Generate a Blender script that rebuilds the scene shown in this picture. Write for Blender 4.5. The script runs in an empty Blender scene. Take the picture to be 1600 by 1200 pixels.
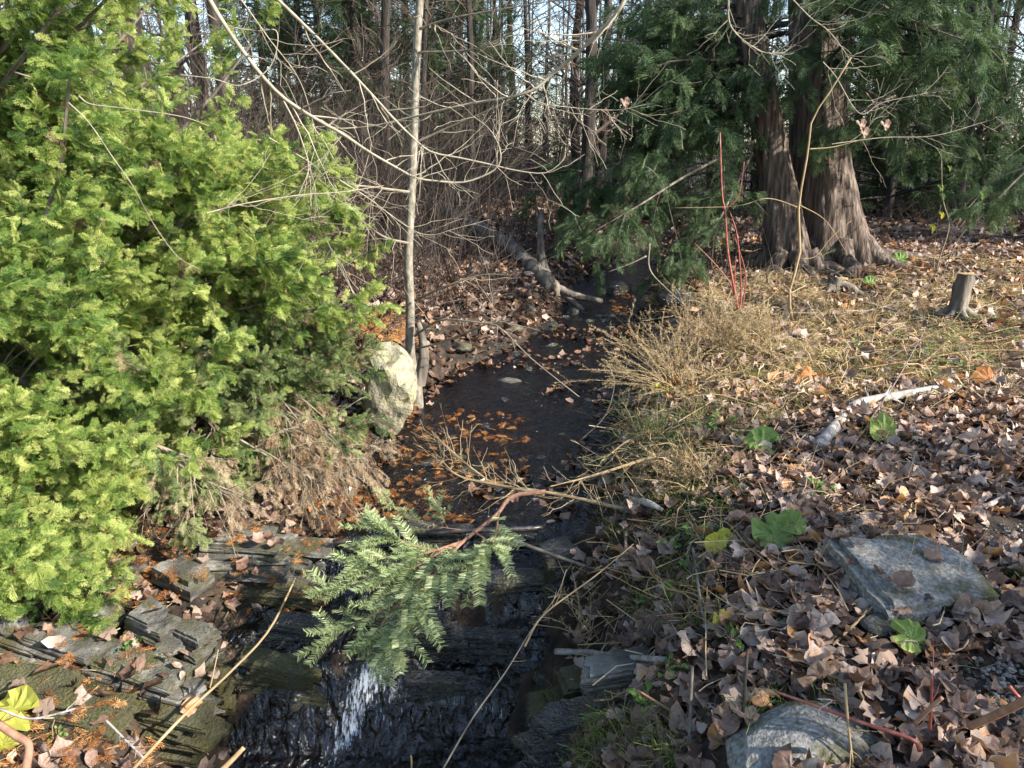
import bpy, math, random
import numpy as np
from mathutils import Vector
random.seed(7); rng = np.random.default_rng(11)
SC = bpy.context.scene; COL = SC.collection
# ------------------------------------------------------------------ camera
CAMZ = 1.5; PITCH = math.radians(17.0); FPX = 1208.0
cd = bpy.data.cameras.new('camera'); cam = bpy.data.objects.new('camera', cd); COL.objects.link(cam)
cam.location = (0, 0, CAMZ); cam.rotation_euler = (math.radians(90) - PITCH, 0, 0)
cd.sensor_width = 36; cd.lens = 36 * FPX / 1600; cd.clip_start = .05; cd.clip_end = 600
SC.camera = cam
# ------------------------------------------------------------------ light
SUN_AZ = math.radians(116)      # clockwise from the view direction (+Y)
SUN_EL = math.radians(31)
to_sun = Vector((math.sin(SUN_AZ) * math.cos(SUN_EL), math.cos(SUN_AZ) * math.cos(SUN_EL), math.sin(SUN_EL)))
world = bpy.data.worlds.new('World'); SC.world = world; world.use_nodes = True
wn = world.node_tree; bg = wn.nodes['Background']
sky = wn.nodes.new('ShaderNodeTexSky'); sky.sky_type = 'NISHITA'; sky.sun_disc = False
sky.sun_elevation = SUN_EL; sky.sun_rotation = SUN_AZ; sky.dust_density = .6
wn.links.new(sky.outputs[0], bg.inputs[0]); bg.inputs[1].default_value = .15
sl = bpy.data.lights.new('sun', 'SUN'); sl.energy = 5.0; sl.angle = math.radians(.5); sl.color = (1, .95, .87)
sun = bpy.data.objects.new('sun', sl); COL.objects.link(sun)
sun.rotation_euler = to_sun.to_track_quat('Z', 'Y').to_euler()
SC.view_settings.view_transform = 'Standard'; SC.view_settings.look = 'None'
SC.view_settings.exposure = 1.45; SC.view_settings.gamma = 1
SC.view_settings.use_curve_mapping = False
SC.cycles.max_bounces = 6; SC.cycles.transparent_max_bounces = 8
SC.cycles.caustics_reflective = False; SC.cycles.caustics_refractive = False

# ------------------------------------------------------------------ noise and terrain
def vnoise(x, y, s=1.0, seed=0):
    x = np.asarray(x, float) * s; y = np.asarray(y, float) * s
    xi = np.floor(x); yi = np.floor(y); fx = x - xi; fy = y - yi
    fx = fx * fx * (3 - 2 * fx); fy = fy * fy * (3 - 2 * fy)
    def h(a, b):
        v = np.sin(a * 127.1 + b * 311.7 + seed * 74.7) * 43758.5453
        return v - np.floor(v)
    return (h(xi, yi) * (1 - fx) + h(xi + 1, yi) * fx) * (1 - fy) + (h(xi, yi + 1) * (1 - fx) + h(xi + 1, yi + 1) * fx) * fy - .5
def smooth01(t):
    t = np.clip(t, 0, 1); return t * t * (3 - 2 * t)
EY = [-6, 1.5, 2.3, 2.9, 3.2, 3.5, 3.75, 4.15, 5.0, 5.9, 6.6, 7.5, 8.9, 10.5, 12, 14, 150]
EL = [-1.6, -1.2, -1.22, -1.28, -1.2, -1.1, -.9, -.97, -.88, -.72, -.42, .13, .6, .9, 1.6, 2.6, 2.6]
ER = [-.4, -.1, -.02, .12, .22, .33, .36, .38, .68, .98, 1.15, 1.38, 1.6, 1.9, 2.4, 2.8, 2.8]
def W(x, y):            # water level
    a = np.interp(y, [-6, 2.6, 2.80, 2.90, 3.06, 3.12, 3.22, 3.27, 3.38, 3.62, 3.72, 5, 9, 12, 14], [-1.08, -1.0, -.97, -.82, -.79, -.70, -.67, -.57, -.52, -.45, -.41, -.385, -.32, -.22, .0])
    b = np.interp(y, [-6, 2.6, 2.72, 2.92, 3.1, 3.3, 3.45, 3.72, 5, 9, 12, 14], [-1.08, -1.04, -1.0, -.70, -.63, -.60, -.46, -.41, -.385, -.32, -.22, .0])
    k = smooth01((-.30 - np.asarray(x)) / .25)
    return a * (1 - k) + b * k
def H(x, y):            # terrain height
    x = np.asarray(x, float); y = np.asarray(y, float)
    w = W(x, y); jl = .22 * vnoise(x * .2, y, 2.3, 5) + .12 * vnoise(x, y, 6, 6)
    xl = np.interp(y, EY, EL) + jl; xr = np.interp(y, EY, ER) + jl
    n1 = vnoise(x, y, .5, 1); n2 = vnoise(x, y, 1.7, 2); n3 = vnoise(x, y, 6, 3); n4 = vnoise(x, y, 19, 4)
    fall = np.exp(-((y - 3.2) / .5) ** 2)
    dep = .05 * (1 - .55 * fall) * smooth01(np.minimum(x - xl, xr - x) / .25 + .3)
    bed = w - dep + (.035 + .02 * fall) * n3 + (.02 + .03 * fall) * n4
    B = .0 + .10 * n1 + .05 * n2 + .02 * n3 + .10 * smooth01((y - 6) / 8) + .02 * np.clip(x - 3, 0, 9)
    wr = np.interp(y, [2, 3.5, 5, 9], [1.15, 1.0, .9, .6])
    t = np.clip((x - xr) / wr, 0, 1)
    zr = (w - .02) + (B - w + .02) * (1 - (1 - t) ** 2.2) + .05 * n3 * t
    C = np.interp(y, [-6, 2, 3.0, 3.8, 4.6, 7, 12, 30, 60], [-.7, -.62, -.48, -.26, -.12, .02, .28, .9, 1.4]) + .10 * np.clip(-x - 1.6, 0, 6) + .10 * n1 + .05 * n2 + .03 * n3
    wl = np.interp(y, [2, 3.2, 3.8, 5, 9], [.45, .4, .5, .8, 1.0])
    t2 = np.clip((xl - x) / wl, 0, 1)
    zl = (w - .02) + (C - w + .02) * (1 - (1 - t2) ** 1.8) + .03 * n3 * t2
    z = np.where(x > xr, zr, np.where(x < xl, zl, bed))
    return z + .012 * n4 * (np.abs(x) < 8)
c_, s_ = math.cos(PITCH), math.sin(PITCH)
def ray(px, py):
    u = (px - 800) / FPX; v = (600 - py) / FPX
    return np.array([u, c_ + v * s_, -s_ + v * c_])
def at(px, py, Y):
    d = ray(px, py); return np.array([0, 0, CAMZ]) + d * (Y / d[1])
def ground(px, py, dz=0.0):
    d = ray(px, py); t = 1.2 * np.exp(np.linspace(0, 4.2, 2600))
    P = d[None] * t[:, None] + np.array([0, 0, CAMZ]); g = H(P[:, 0], P[:, 1]) + dz
    k = np.nonzero(P[:, 2] < g)[0]; k = k[0] if len(k) else -1
    return P[k]
def onz(x, y, dz=0): return np.array([x, y, float(H(x, y)) + dz])

# ------------------------------------------------------------------ mesh collector
def nrm(a): return a / np.maximum(np.linalg.norm(a, axis=-1, keepdims=True), 1e-9)
class MB:
    def __init__(s): s.V = []; s.F = {3: [], 4: []}; s.T = {3: [], 4: []}; s.n = 0
    def add(s, V, F, tint=.5):
        V = np.asarray(V, float).reshape(-1, 3); F = np.asarray(F, int); k = F.shape[1]
        s.V.append(V); s.F[k].append(F + s.n); s.n += len(V)
        t = np.broadcast_to(np.asarray(tint, float), (len(F),)); s.T[k].append(t); return s
    def tris(s): return sum(len(f) for f in s.F[3]) + 2 * sum(len(f) for f in s.F[4])
    def build(s, name, mat, parent=None, kind=None, origin=None, smooth=False, mesh_only=False):
        V = np.concatenate(s.V)
        o0 = np.array(parent['o'] if parent is not None and 'o' in parent else (origin if origin is not None else (0, 0, 0)), float)
        V = V - o0
        f3 = np.concatenate(s.F[3]) if s.F[3] else np.zeros((0, 3), int)
        f4 = np.concatenate(s.F[4]) if s.F[4] else np.zeros((0, 4), int)
        t = np.concatenate([np.concatenate(s.T[3]) if s.T[3] else np.zeros(0), np.concatenate(s.T[4]) if s.T[4] else np.zeros(0)])
        m = bpy.data.meshes.new(name); m.vertices.add(len(V)); m.vertices.foreach_set('co', V.astype(np.float32).ravel())
        m.loops.add(f3.size + f4.size); m.loops.foreach_set('vertex_index', np.concatenate([f3.ravel(), f4.ravel()]).astype(np.int32))
        m.polygons.add(len(f3) + len(f4))
        st = np.concatenate([np.arange(len(f3)) * 3, f3.size + np.arange(len(f4)) * 4]).astype(np.int32)
        m.polygons.foreach_set('loop_start', st)
        m.polygons.foreach_set('use_smooth', np.full(len(st), smooth))
        a = m.attributes.new('tint', 'FLOAT', 'FACE'); a.data.foreach_set('value', t.astype(np.float32))
        m.materials.append(mat); m.update(calc_edges=True); m.validate()
        if mesh_only: return m
        o = bpy.data.objects.new(name, m); COL.objects.link(o)
        if parent is not None: o.parent = parent
        elif origin is not None: o.location = origin
        if kind: o['kind'] = kind
        return o
def tag(o, label, cat, group=None):
    o['label'] = label; o['category'] = cat
    if group: o['group'] = group
    return o
def thing(name, label, cat, loc=(0, 0, 0), group=None):
    o = bpy.data.objects.new(name, None); COL.objects.link(o); o.location = [float(v) for v in loc]
    o['o'] = [float(v) for v in loc]; o.empty_display_size = .1
    return tag(o, label, cat, group)
def copy_tree(root, loc, rz, sc, label=None, group=None, flip=1):
    r = root.copy(); COL.objects.link(r); r.location = [float(v) for v in loc]; r.rotation_euler = (random.uniform(-.03, .03), random.uniform(-.03, .03), rz)
    r.scale = (sc, sc, sc)
    if label: r['label'] = label
    if group: r['group'] = group
    for ch in list(root.children):
        c = ch.copy(); COL.objects.link(c); c.parent = r
    return r

# ------------------------------------------------------------------ geometry generators
def tubes(mb, P, R, sides=5, tint=.5, cap=False, wob=0):
    P = np.asarray(P, float); R = np.asarray(R, float)
    if P.ndim == 2: P = P[None]; R = R[None]
    N, K, _ = P.shape; T = nrm(np.gradient(P, axis=1)); m = np.abs(nrm(P[:, -1] - P[:, 0]))
    ref = np.eye(3)[np.argmin(m, axis=1)][:, None, :]
    A = nrm(np.cross(T, ref)); B = np.cross(T, A)
    if cap:
        P = np.concatenate([P[:, :1], P, P[:, -1:]], 1); A = np.concatenate([A[:, :1], A, A[:, -1:]], 1); B = np.concatenate([B[:, :1], B, B[:, -1:]], 1)
        R = np.concatenate([R[:, :1] * .02, R, R[:, -1:] * .02], 1); K += 2
    th = np.arange(sides) / sides * 2 * np.pi
    rr = R[:, :, None, None] * (1 + wob * rng.standard_normal((N, K, sides, 1)))
    V = P[:, :, None] + rr * (A[:, :, None] * np.cos(th)[None, None, :, None] + B[:, :, None] * np.sin(th)[None, None, :, None])
    i = (np.arange(N)[:, None, None] * K + np.arange(K - 1)[None, :, None]) * sides
    j = np.arange(sides)[None, None]; j2 = (j + 1) % sides
    F = np.stack([i + j, i + j2, i + sides + j2, i + sides + j], -1).reshape(-1, 4)
    t = np.repeat(np.broadcast_to(np.asarray(tint, float), (N,)), (K - 1) * sides)
    mb.add(V, F, t)
def cat(pts, n=24):
    p = np.asarray(pts, float); p = np.concatenate([2 * p[:1] - p[1:2], p, 2 * p[-1:] - p[-2:-1]])
    out = []; m = len(p) - 3
    for q in np.linspace(0, m - 1e-6, n):
        i = int(q); t = q - i; a, b, c, d = p[i:i + 4]
        out.append(.5 * (2 * b + (c - a) * t + (2 * a - 5 * b + 4 * c - d) * t * t + (3 * b - a - 3 * c + d) * t ** 3))
    return np.array(out)
def pxcurve(pts, n=24):   # (px, py, Y)
    return cat([at(*p) for p in pts], n)
def sample(P, t):
    N, K, _ = P.shape; f = np.clip(t, 0, .9999) * (K - 1); i = f.astype(int); w = (f - i)[:, None]; r = np.arange(N)
    a = P[r, i]; b = P[r, i + 1]; return a * (1 - w) + b * w, nrm(b - a)
def grow(P, R, n, L, ang=(45, 70), up=0.0, jit=.05, K=6, t=(.15, 1), rs=.5, shape=.5, taper=.25, flat=0.0):
    P = np.asarray(P, float); R = np.asarray(R, float)
    if P.ndim == 2: P = P[None]; R = R[None]
    idx = np.repeat(np.arange(len(P)), n); M = len(idx); tt = rng.uniform(t[0], t[1], M)
    p0, T = sample(P[idx], tt)
    rp = sample(np.repeat(R[idx][:, :, None], 3, 2), tt)[0][:, 0]
    rv = rng.standard_normal((M, 3)); rv[:, 2] *= (1 - flat); pr = nrm(rv - (rv * T).sum(1, keepdims=True) * T)
    A = np.radians(rng.uniform(ang[0], ang[1], M))[:, None]; d = nrm(np.cos(A) * T + np.sin(A) * pr)
    l = (L * rng.uniform(.5, 1.1, M) * (1 - shape * tt))[:, None, None]; s = np.linspace(0, 1, K)[None, :, None]
    Q = p0[:, None] + d[:, None] * l * s + np.array([0, 0, 1.]) * up * l * s * s
    J = np.cumsum(rng.standard_normal((M, K, 3)) * jit, 1) * l / K * 3; J[:, 0] = 0
    r = (rp * rs)[:, None] * np.linspace(1, taper, K)[None]
    return Q + J * .5, r
def stamp(mb, proto, pos, X, Nn, sc, tint):
    if isinstance(mb, GI): return mb.stamp(proto, pos, X, Nn, sc, tint)
    V, F, ft = proto; X = nrm(X); Z = nrm(Nn - (Nn * X).sum(1, keepdims=True) * X); Y = np.cross(Z, X)
    Rm = np.stack([X, Y, Z], 1)       # rows
    n = len(pos); sc = np.broadcast_to(sc, (n,))
    for k0 in range(0, n, 4000):
        sl_ = slice(k0, min(n, k0 + 4000)); m = sl_.stop - k0
        out = np.einsum('vi,nij->nvj', V, Rm[sl_]) * sc[sl_, None, None] + pos[sl_, None]
        for k, f in F.items():
            if not len(f): continue
            FF = (f[None] + (np.arange(m) * len(V))[:, None, None]).reshape(-1, k)
            mb.add(out.reshape(-1, 3) if k == list(F)[0] else np.zeros((0, 3)), FF if k == list(F)[0] else FF - 0, (tint[sl_, None] + ft[k][None] * 1.0).reshape(-1))
def gn_group():
    g = bpy.data.node_groups.get('spread_pieces')
    if g: return g
    g = bpy.data.node_groups.new('spread_pieces', 'GeometryNodeTree'); g.interface.new_socket('Geometry', in_out='INPUT', socket_type='NodeSocketGeometry'); g.interface.new_socket('Geometry', in_out='OUTPUT', socket_type='NodeSocketGeometry')
    N = g.nodes.new; L = g.links.new; gi = N('NodeGroupInput'); go = N('NodeGroupOutput')
    def attr(nm, ty):
        a = N('GeometryNodeInputNamedAttribute'); a.data_type = ty; a.inputs['Name'].default_value = nm; return [o for o in a.outputs if o.enabled and o.name == 'Attribute'][0]
    sp = N('GeometryNodeSeparateGeometry'); sp.domain = 'POINT'; L(gi.outputs[0], sp.inputs['Geometry']); L(attr('ispt', 'BOOLEAN'), sp.inputs['Selection'])
    mp = N('GeometryNodeMeshToPoints'); L(sp.outputs['Selection'], mp.inputs[0])
    si = N('GeometryNodeSplitToInstances'); si.domain = 'POINT'; L(sp.outputs['Inverted'], si.inputs[0]); L(attr('pid', 'INT'), si.inputs['Group ID'])
    ip = N('GeometryNodeInstanceOnPoints'); L(mp.outputs[0], ip.inputs['Points']); L(si.outputs[0], ip.inputs['Instance']); ip.inputs['Pick Instance'].default_value = True
    L(attr('pid', 'INT'), ip.inputs['Instance Index']); L(attr('rot', 'FLOAT_VECTOR'), ip.inputs['Rotation']); L(attr('scl', 'FLOAT'), ip.inputs['Scale']); L(ip.outputs[0], go.inputs[0]); return g
class GI:      # many alike small pieces as geometry-node instances inside one object
    def __init__(s): s.pr = []; s.d = []
    def stamp(s, proto, pos, X, Nn, sc, tint):
        k = next((i for i, p in enumerate(s.pr) if p is proto), None)
        if k is None: k = len(s.pr); s.pr.append(proto)
        X = nrm(X); Z = nrm(Nn - (Nn * X).sum(1, keepdims=True) * X); Y = np.cross(Z, X); n = len(pos)
        e = np.stack([np.arctan2(Y[:, 2], Z[:, 2]), np.arcsin(np.clip(-X[:, 2], -1, 1)), np.arctan2(X[:, 1], X[:, 0])], 1)
        s.d.append((pos, e, np.broadcast_to(sc, (n,)), np.broadcast_to(tint, (n,)), np.full(n, k)))
    def build(s, name, mat, parent=None, kind='stuff', origin=None, smooth=False):
        o0 = np.array(parent['o'] if parent is not None and 'o' in parent else (0, 0, 0), float); q = .1
        P = np.concatenate([d[0] for d in s.d]) - o0; E = np.concatenate([d[1] for d in s.d]); S = np.concatenate([d[2] for d in s.d]) / q; T = np.concatenate([d[3] for d in s.d]); K = np.concatenate([d[4] for d in s.d])
        V = []; F = []; ft = []; pid = []; c = 0
        for k, (v, f, t) in enumerate(s.pr): V.append(v * q); F.append(f[3] + c); ft.append(t[3]); pid.append(np.full(len(v), k)); c += len(v)
        V.append(P); V = np.concatenate(V); F = np.concatenate(F); n = len(V)
        def pad(a, w=()): z = np.zeros((n,) + w); z[c:] = a; return z
        m = bpy.data.meshes.new(name); m.vertices.add(n); m.vertices.foreach_set('co', V.astype(np.float32).ravel()); m.loops.add(F.size); m.loops.foreach_set('vertex_index', F.astype(np.int32).ravel()); m.polygons.add(len(F)); m.polygons.foreach_set('loop_start', (np.arange(len(F)) * 3).astype(np.int32)); m.polygons.foreach_set('use_smooth', np.full(len(F), 'leaf' in name or 'leaves' in name))
        a = m.attributes.new('tint', 'FLOAT', 'FACE'); a.data.foreach_set('value', np.concatenate(ft).astype(np.float32))
        a = m.attributes.new('itint', 'FLOAT', 'POINT'); a.data.foreach_set('value', pad(T).astype(np.float32))
        a = m.attributes.new('scl', 'FLOAT', 'POINT'); a.data.foreach_set('value', pad(S).astype(np.float32))
        a = m.attributes.new('rot', 'FLOAT_VECTOR', 'POINT'); a.data.foreach_set('vector', pad(E, (3,)).astype(np.float32).ravel())
        a = m.attributes.new('pid', 'INT', 'POINT'); a.data.foreach_set('value', np.concatenate(pid + [K]).astype(np.int32))
        a = m.attributes.new('ispt', 'BOOLEAN', 'POINT'); a.data.foreach_set('value', pad(1).astype(bool))
        m.materials.append(mat); m.update(calc_edges=True); o = bpy.data.objects.new(name, m); COL.objects.link(o)
        if parent is not None: o.parent = parent
        o['kind'] = kind; md = o.modifiers.new('spread', 'NODES'); md.node_group = gn_group(); return o
def rndu(n, a, b): return rng.uniform(a, b, n)

# frond of flat scaly foliage: local x along, y side, z normal
def frond_proto(ns=8, sub=3, seed=0, width=.42):
    r = np.random.default_rng(seed); V = []; F = []; ft = []
    def tri(p, d, L, w, z0, t):
        n = np.array([-d[1], d[0]]); b = len(V)
        a1 = p - n * w * .5; a2 = p + n * w * .5; e = p + d * L; m = p + d * L * .55
        V.extend([(*a1, z0), (*(m - n * w * .62), z0 - .0), (*e, z0 - .1 * L), (*(m + n * w * .62), z0), (*a2, z0)][0:1] + [(*(m - n * w * .6), z0 + r.uniform(-.015, .015)), (*e, z0 + r.uniform(-.05, .02)), (*(m + n * w * .6), z0)])
        F.append((b, b + 1, b + 2)); F.append((b, b + 2, b + 3)); ft.extend([t, t])
    def zz(x): return -.22 * x * x
    for k in range(3):      # rachis
        x0, x1 = k / 3, (k + 1) / 3; b = len(V); w = .014 * (1 - .5 * x0)
        V.extend([(x0, -w, zz(x0)), (x1, -w * .7, zz(x1)), (x1, w * .7, zz(x1)), (x0, w, zz(x0))]); F.extend([(b, b + 1, b + 2), (b, b + 2, b + 3)]); ft.extend([-.15, -.15])
    for i in range(ns):
        x = .08 + .86 * i / ns
        for sgn in (-1, 1):
            xx = x + (.03 if sgn > 0 else 0); Ls = width * (math.sin(math.pi * min(1, .28 + .72 * (i / ns))) ** .7 + .16) * r.uniform(.55, 1.3)
            a = math.radians(r.uniform(26, 44)); d = np.array([math.cos(a), sgn * math.sin(a)]); p = np.array([xx, 0.])
            tri(p, d, Ls, .026, zz(xx), -.12 + .1 * i / ns)
            for j in range(sub):
                q = p + d * Ls * (.25 + .6 * j / sub)
                for s2 in (-1, 1):
                    a2 = a * sgn + s2 * math.radians(40); d2 = np.array([math.cos(a2), math.sin(a2)])
                    tri(q, d2, Ls * .46 * (1 - .4 * j / sub), .024, zz(q[0]), -.05 + .30 * (j + 1) / sub * (.4 + .6 * i / ns))
    V = np.array(V); V[:, 2] += .10 * V[:, 1] ** 2 * -3
    return (V, {3: np.array(F)}, {3: np.array(ft)})
FR_HI = [frond_proto(8, 2, k, .36) for k in range(4)]
FR_LO = [frond_proto(6, 1, k + 9, .45) for k in range(3)]
FR_XL = [frond_proto(4, 0, k + 20, .5) for k in range(2)]
def fronds(mb, P, per, size, protos, droop=.35, tint=.5, tvar=.2, t=(.15, 1), out=None, hang=0.0, chaos=1.0):
    idx = np.repeat(np.arange(len(P)), per); M = len(idx); tt = rng.uniform(t[0], t[1], M)
    p0, T = sample(P[idx], tt); Z = np.array([0, 0, 1.])
    S = nrm(np.cross(T, Z) + 1e-4); sg = rng.choice([-1, 1], M)[:, None]
    a = np.radians(rng.uniform(5, 60, M))[:, None]
    D = nrm(np.cos(a) * T + np.sin(a) * S * sg + rng.standard_normal((M, 3)) * .22 * chaos - Z * (droop * rng.uniform(0, 1, (M, 1)) + hang))
    Nn = nrm(Z + rng.standard_normal((M, 3)) * .45 * chaos + (out if out is not None else 0))
    tn = np.clip(tint + rng.standard_normal(M) * tvar + (tt - .6) * .25 + .38 * vnoise(p0[:, 0] + p0[:, 1], p0[:, 2], 2.2, 9), 0, 1)
    ch = rng.integers(0, len(protos), M)
    for k, pr in enumerate(protos):
        m = ch == k
        if m.any(): stamp(mb, pr, p0[m], D[m], Nn[m], size * rng.uniform(.6, 1.15, m.sum()), tn[m])
def needles(mb, P, per_m, nl, w=.0016, flat=.6, fwd=.5, tint=.5, tvar=.12, t=(0.05, 1)):
    P = np.asarray(P, float); P = P[None] if P.ndim == 2 else P
    Ls = np.linalg.norm(np.diff(P, axis=1), axis=2).sum(1); cnt = np.maximum(4, (Ls * per_m).astype(int)); idx = np.repeat(np.arange(len(P)), cnt); M = len(idx)
    p0, T = sample(P[idx], rng.uniform(t[0], t[1], M)); rv = rng.standard_normal((M, 3)); S = nrm(np.cross(T, [0, 0, 1.]) + 1e-5)
    sg = rng.choice([-1, 1], M)[:, None]; pr = nrm((1 - flat) * rv + flat * S * sg * 1.4 + [0, 0, .15]); pr = nrm(pr - (pr * T).sum(1, keepdims=True) * T)
    D = nrm(pr + T * fwd); L = nl * rng.uniform(.75, 1.1, M)[:, None]; Wd = nrm(np.cross(D, rv)) * w
    V = np.stack([p0 - Wd, p0 + Wd, p0 + D * L + Wd * .5, p0 + D * L - Wd * .5], 1)
    mb.add(V, np.arange(4 * M).reshape(-1, 4), np.clip(tint + rng.standard_normal(M) * tvar, 0, 1))
def leaf_proto(kind, seed, rings=2, no=16):
    r = np.random.default_rng(seed); th = np.arange(no) / no * 2 * np.pi
    if kind == 'maple': R = .5 * (.76 + .24 * np.abs(np.cos(2.5 * (th))) ** .8) * (1 + .09 * r.standard_normal(no)); R[no // 2] *= .45
    elif kind == 'oval': R = .5 / np.sqrt(np.cos(th) ** 2 + (np.sin(th) / .55) ** 2) * (1 + .05 * r.standard_normal(no))
    else: R = .5 * (1 - .18 * np.cos(th) + (.05 if kind == 'broad' else .14) * np.abs(np.sin(3 * th))) * (1 + .05 * r.standard_normal(no)); R[no // 2] *= .5
    cu, cv, cw = r.uniform(-1.6, 2.0), r.uniform(-.8, 2.4), r.uniform(-1.2, 1.2)
    if kind == 'broad': cu *= .3; cv = .5; cw *= .3
    V = [(0, 0, 0)]; F = []; nz = r.standard_normal((rings, no)) * .05
    for g in range(rings):
        f = (g + 1) / rings
        for k in range(no):
            x, y = R[k] * f * math.cos(th[k]), R[k] * f * math.sin(th[k])
            V.append((x, y, .9 * (cu * x * x + cv * y * y + cw * x * y) + nz[g, k] * f + .12 * abs(y)))
    for k in range(no):
        k2 = (k + 1) % no; F.append((0, 1 + k, 1 + k2))
        for g in range(1, rings):
            a = 1 + (g - 1) * no; b = 1 + g * no; F.append((a + k, b + k, b + k2)); F.append((a + k, b + k2, a + k2))
    V = np.array(V); 
    return (V, {3: np.array(F)}, {3: np.zeros(len(F))})
LEAF_HI = [leaf_proto('maple', k, 3, 18) for k in range(5)] + [leaf_proto('oval', 20 + k, 3, 14) for k in range(3)]
LEAF_LO = [leaf_proto('maple', 40 + k, 1, 10) for k in range(4)] + [leaf_proto('oval', 60 + k, 1, 8) for k in range(4)]
LEAF_NEAR = [leaf_proto('maple', 80 + k, 3, 16) for k in range(4)] + [leaf_proto('broad2', 90 + k, 3, 16) for k in range(5)]
def scatter_leaves(mb, pos, size, protos, tilt=.45, tint=None, tvar=.2):
    M = len(pos); a = rndu(M, 0, 2 * np.pi); X = np.stack([np.cos(a), np.sin(a), rng.standard_normal(M) * tilt * .8], 1)
    Nn = np.stack([rng.standard_normal(M) * tilt, rng.standard_normal(M) * tilt, np.ones(M)], 1)
    tn = np.clip((rndu(M, 0, 1) if tint is None else tint + rng.standard_normal(M) * tvar), 0, 1); ch = rng.integers(0, len(protos), M)
    for k, pr in enumerate(protos):
        m = ch == k
        if m.any(): stamp(mb, pr, pos[m], X[m], Nn[m], (size if np.isscalar(size) else size[m]) * rng.uniform(.45, 1.35, m.sum()), tn[m])

# ------------------------------------------------------------------ materials
def ramp(nt, cols, fac):
    n = nt.nodes.new('ShaderNodeValToRGB'); e = n.color_ramp.elements
    while len(e) > 1: e.remove(e[-1])
    e[0].position = 0; e[0].color = (*cols[0], 1)
    for i, c in enumerate(cols[1:]): q = e.new((i + 1) / (len(cols) - 1)); q.color = (*c, 1)
    nt.links.new(fac, n.inputs[0]); return n.outputs[0]
def mat(name, cols, rough=.7, trans=0.0, nscale=30, namt=.35, bump=0.0, bscale=60, stretch=(1, 1, 1), spec=.3, use_tint=True, detail=4, sub=None, tcol=None):
    m = bpy.data.materials.new(name); m.use_nodes = True; nt = m.node_tree; L = nt.links; b = nt.nodes['Principled BSDF']; out = nt.nodes['Material Output']
    tc = nt.nodes.new('ShaderNodeTexCoord'); mp = nt.nodes.new('ShaderNodeMapping'); mp.inputs['Scale'].default_value = stretch; L.new(tc.outputs['Object'], mp.inputs[0])
    no = nt.nodes.new('ShaderNodeTexNoise'); no.inputs['Scale'].default_value = nscale; no.inputs['Detail'].default_value = detail; L.new(mp.outputs[0], no.inputs['Vector'])
    mr = nt.nodes.new('ShaderNodeMapRange'); mr.inputs[1].default_value = .3; mr.inputs[2].default_value = .7; mr.inputs[3].default_value = -namt; mr.inputs[4].default_value = namt; L.new(no.outputs[0], mr.inputs[0])
    ad = nt.nodes.new('ShaderNodeMath'); ad.operation = 'ADD'; ad.use_clamp = True; L.new(mr.outputs[0], ad.inputs[0])
    if use_tint:
        at_ = nt.nodes.new('ShaderNodeAttribute'); at_.attribute_name = 'tint'; ai = nt.nodes.new('ShaderNodeAttribute'); ai.attribute_type = 'INSTANCER'; ai.attribute_name = 'itint'
        sm = nt.nodes.new('ShaderNodeMath'); L.new(at_.outputs['Fac'], sm.inputs[0]); L.new(ai.outputs['Fac'], sm.inputs[1]); L.new(sm.outputs[0], ad.inputs[1])
    else: ad.inputs[1].default_value = .5
    col = ramp(nt, cols, ad.outputs[0]); L.new(col, b.inputs['Base Color']); b.inputs['Roughness'].default_value = rough; b.inputs['Specular IOR Level'].default_value = spec
    if bump:
        nb = nt.nodes.new('ShaderNodeTexNoise'); nb.inputs['Scale'].default_value = bscale; nb.inputs['Detail'].default_value = 6; L.new(mp.outputs[0], nb.inputs['Vector'])
        bp = nt.nodes.new('ShaderNodeBump'); bp.inputs['Strength'].default_value = 1; bp.inputs['Distance'].default_value = bump; L.new(nb.outputs[0], bp.inputs['Height']); L.new(bp.outputs[0], b.inputs['Normal'])
    if trans:
        tr = nt.nodes.new('ShaderNodeBsdfTranslucent'); mx = nt.nodes.new('ShaderNodeMixShader'); mx.inputs[0].default_value = trans
        hs = nt.nodes.new('ShaderNodeHueSaturation'); hs.inputs['Saturation'].default_value = 1.15; hs.inputs['Value'].default_value = 1.5; L.new(col, hs.inputs['Color']); L.new(hs.outputs[0], tr.inputs[0])
        L.new(b.outputs[0], mx.inputs[1]); L.new(tr.outputs[0], mx.inputs[2]); L.new(mx.outputs[0], out.inputs[0])
    return m
M = {}
M['soil'] = mat('leaf_mould_soil', [(.012, .009, .006), (.035, .024, .016), (.07, .045, .028)], .95, nscale=9, namt=.6, bump=.02, bscale=45, use_tint=False, detail=8)
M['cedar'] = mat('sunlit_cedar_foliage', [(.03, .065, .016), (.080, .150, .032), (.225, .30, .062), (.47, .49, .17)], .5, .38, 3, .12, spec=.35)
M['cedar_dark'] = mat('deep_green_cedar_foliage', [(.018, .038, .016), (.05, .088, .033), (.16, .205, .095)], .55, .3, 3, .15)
M['juniper'] = mat('grey_green_foliage', [(.03, .055, .025), (.11, .155, .05), (.28, .31, .12)], .6, .25, 4, .2)
M['deadfrond'] = mat('dead_frond', [(.12, .055, .03), (.27, .165, .09), (.46, .37, .24)], .8, .2, 5, .2)
M['orange'] = mat('orange_cedar_litter', [(.16, .055, .018), (.42, .18, .05), (.55, .33, .14)], .75, .2, 6, .2)
M['tan'] = mat('dry_tan_stems', [(.12, .075, .035), (.33, .235, .12), (.52, .42, .25)], .8, .15, 8, .2)
M['grass'] = mat('mixed_grass', [(.32, .25, .11), (.20, .19, .06), (.07, .12, .025), (.05, .10, .02)], .6, .3, 5, .1)
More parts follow.
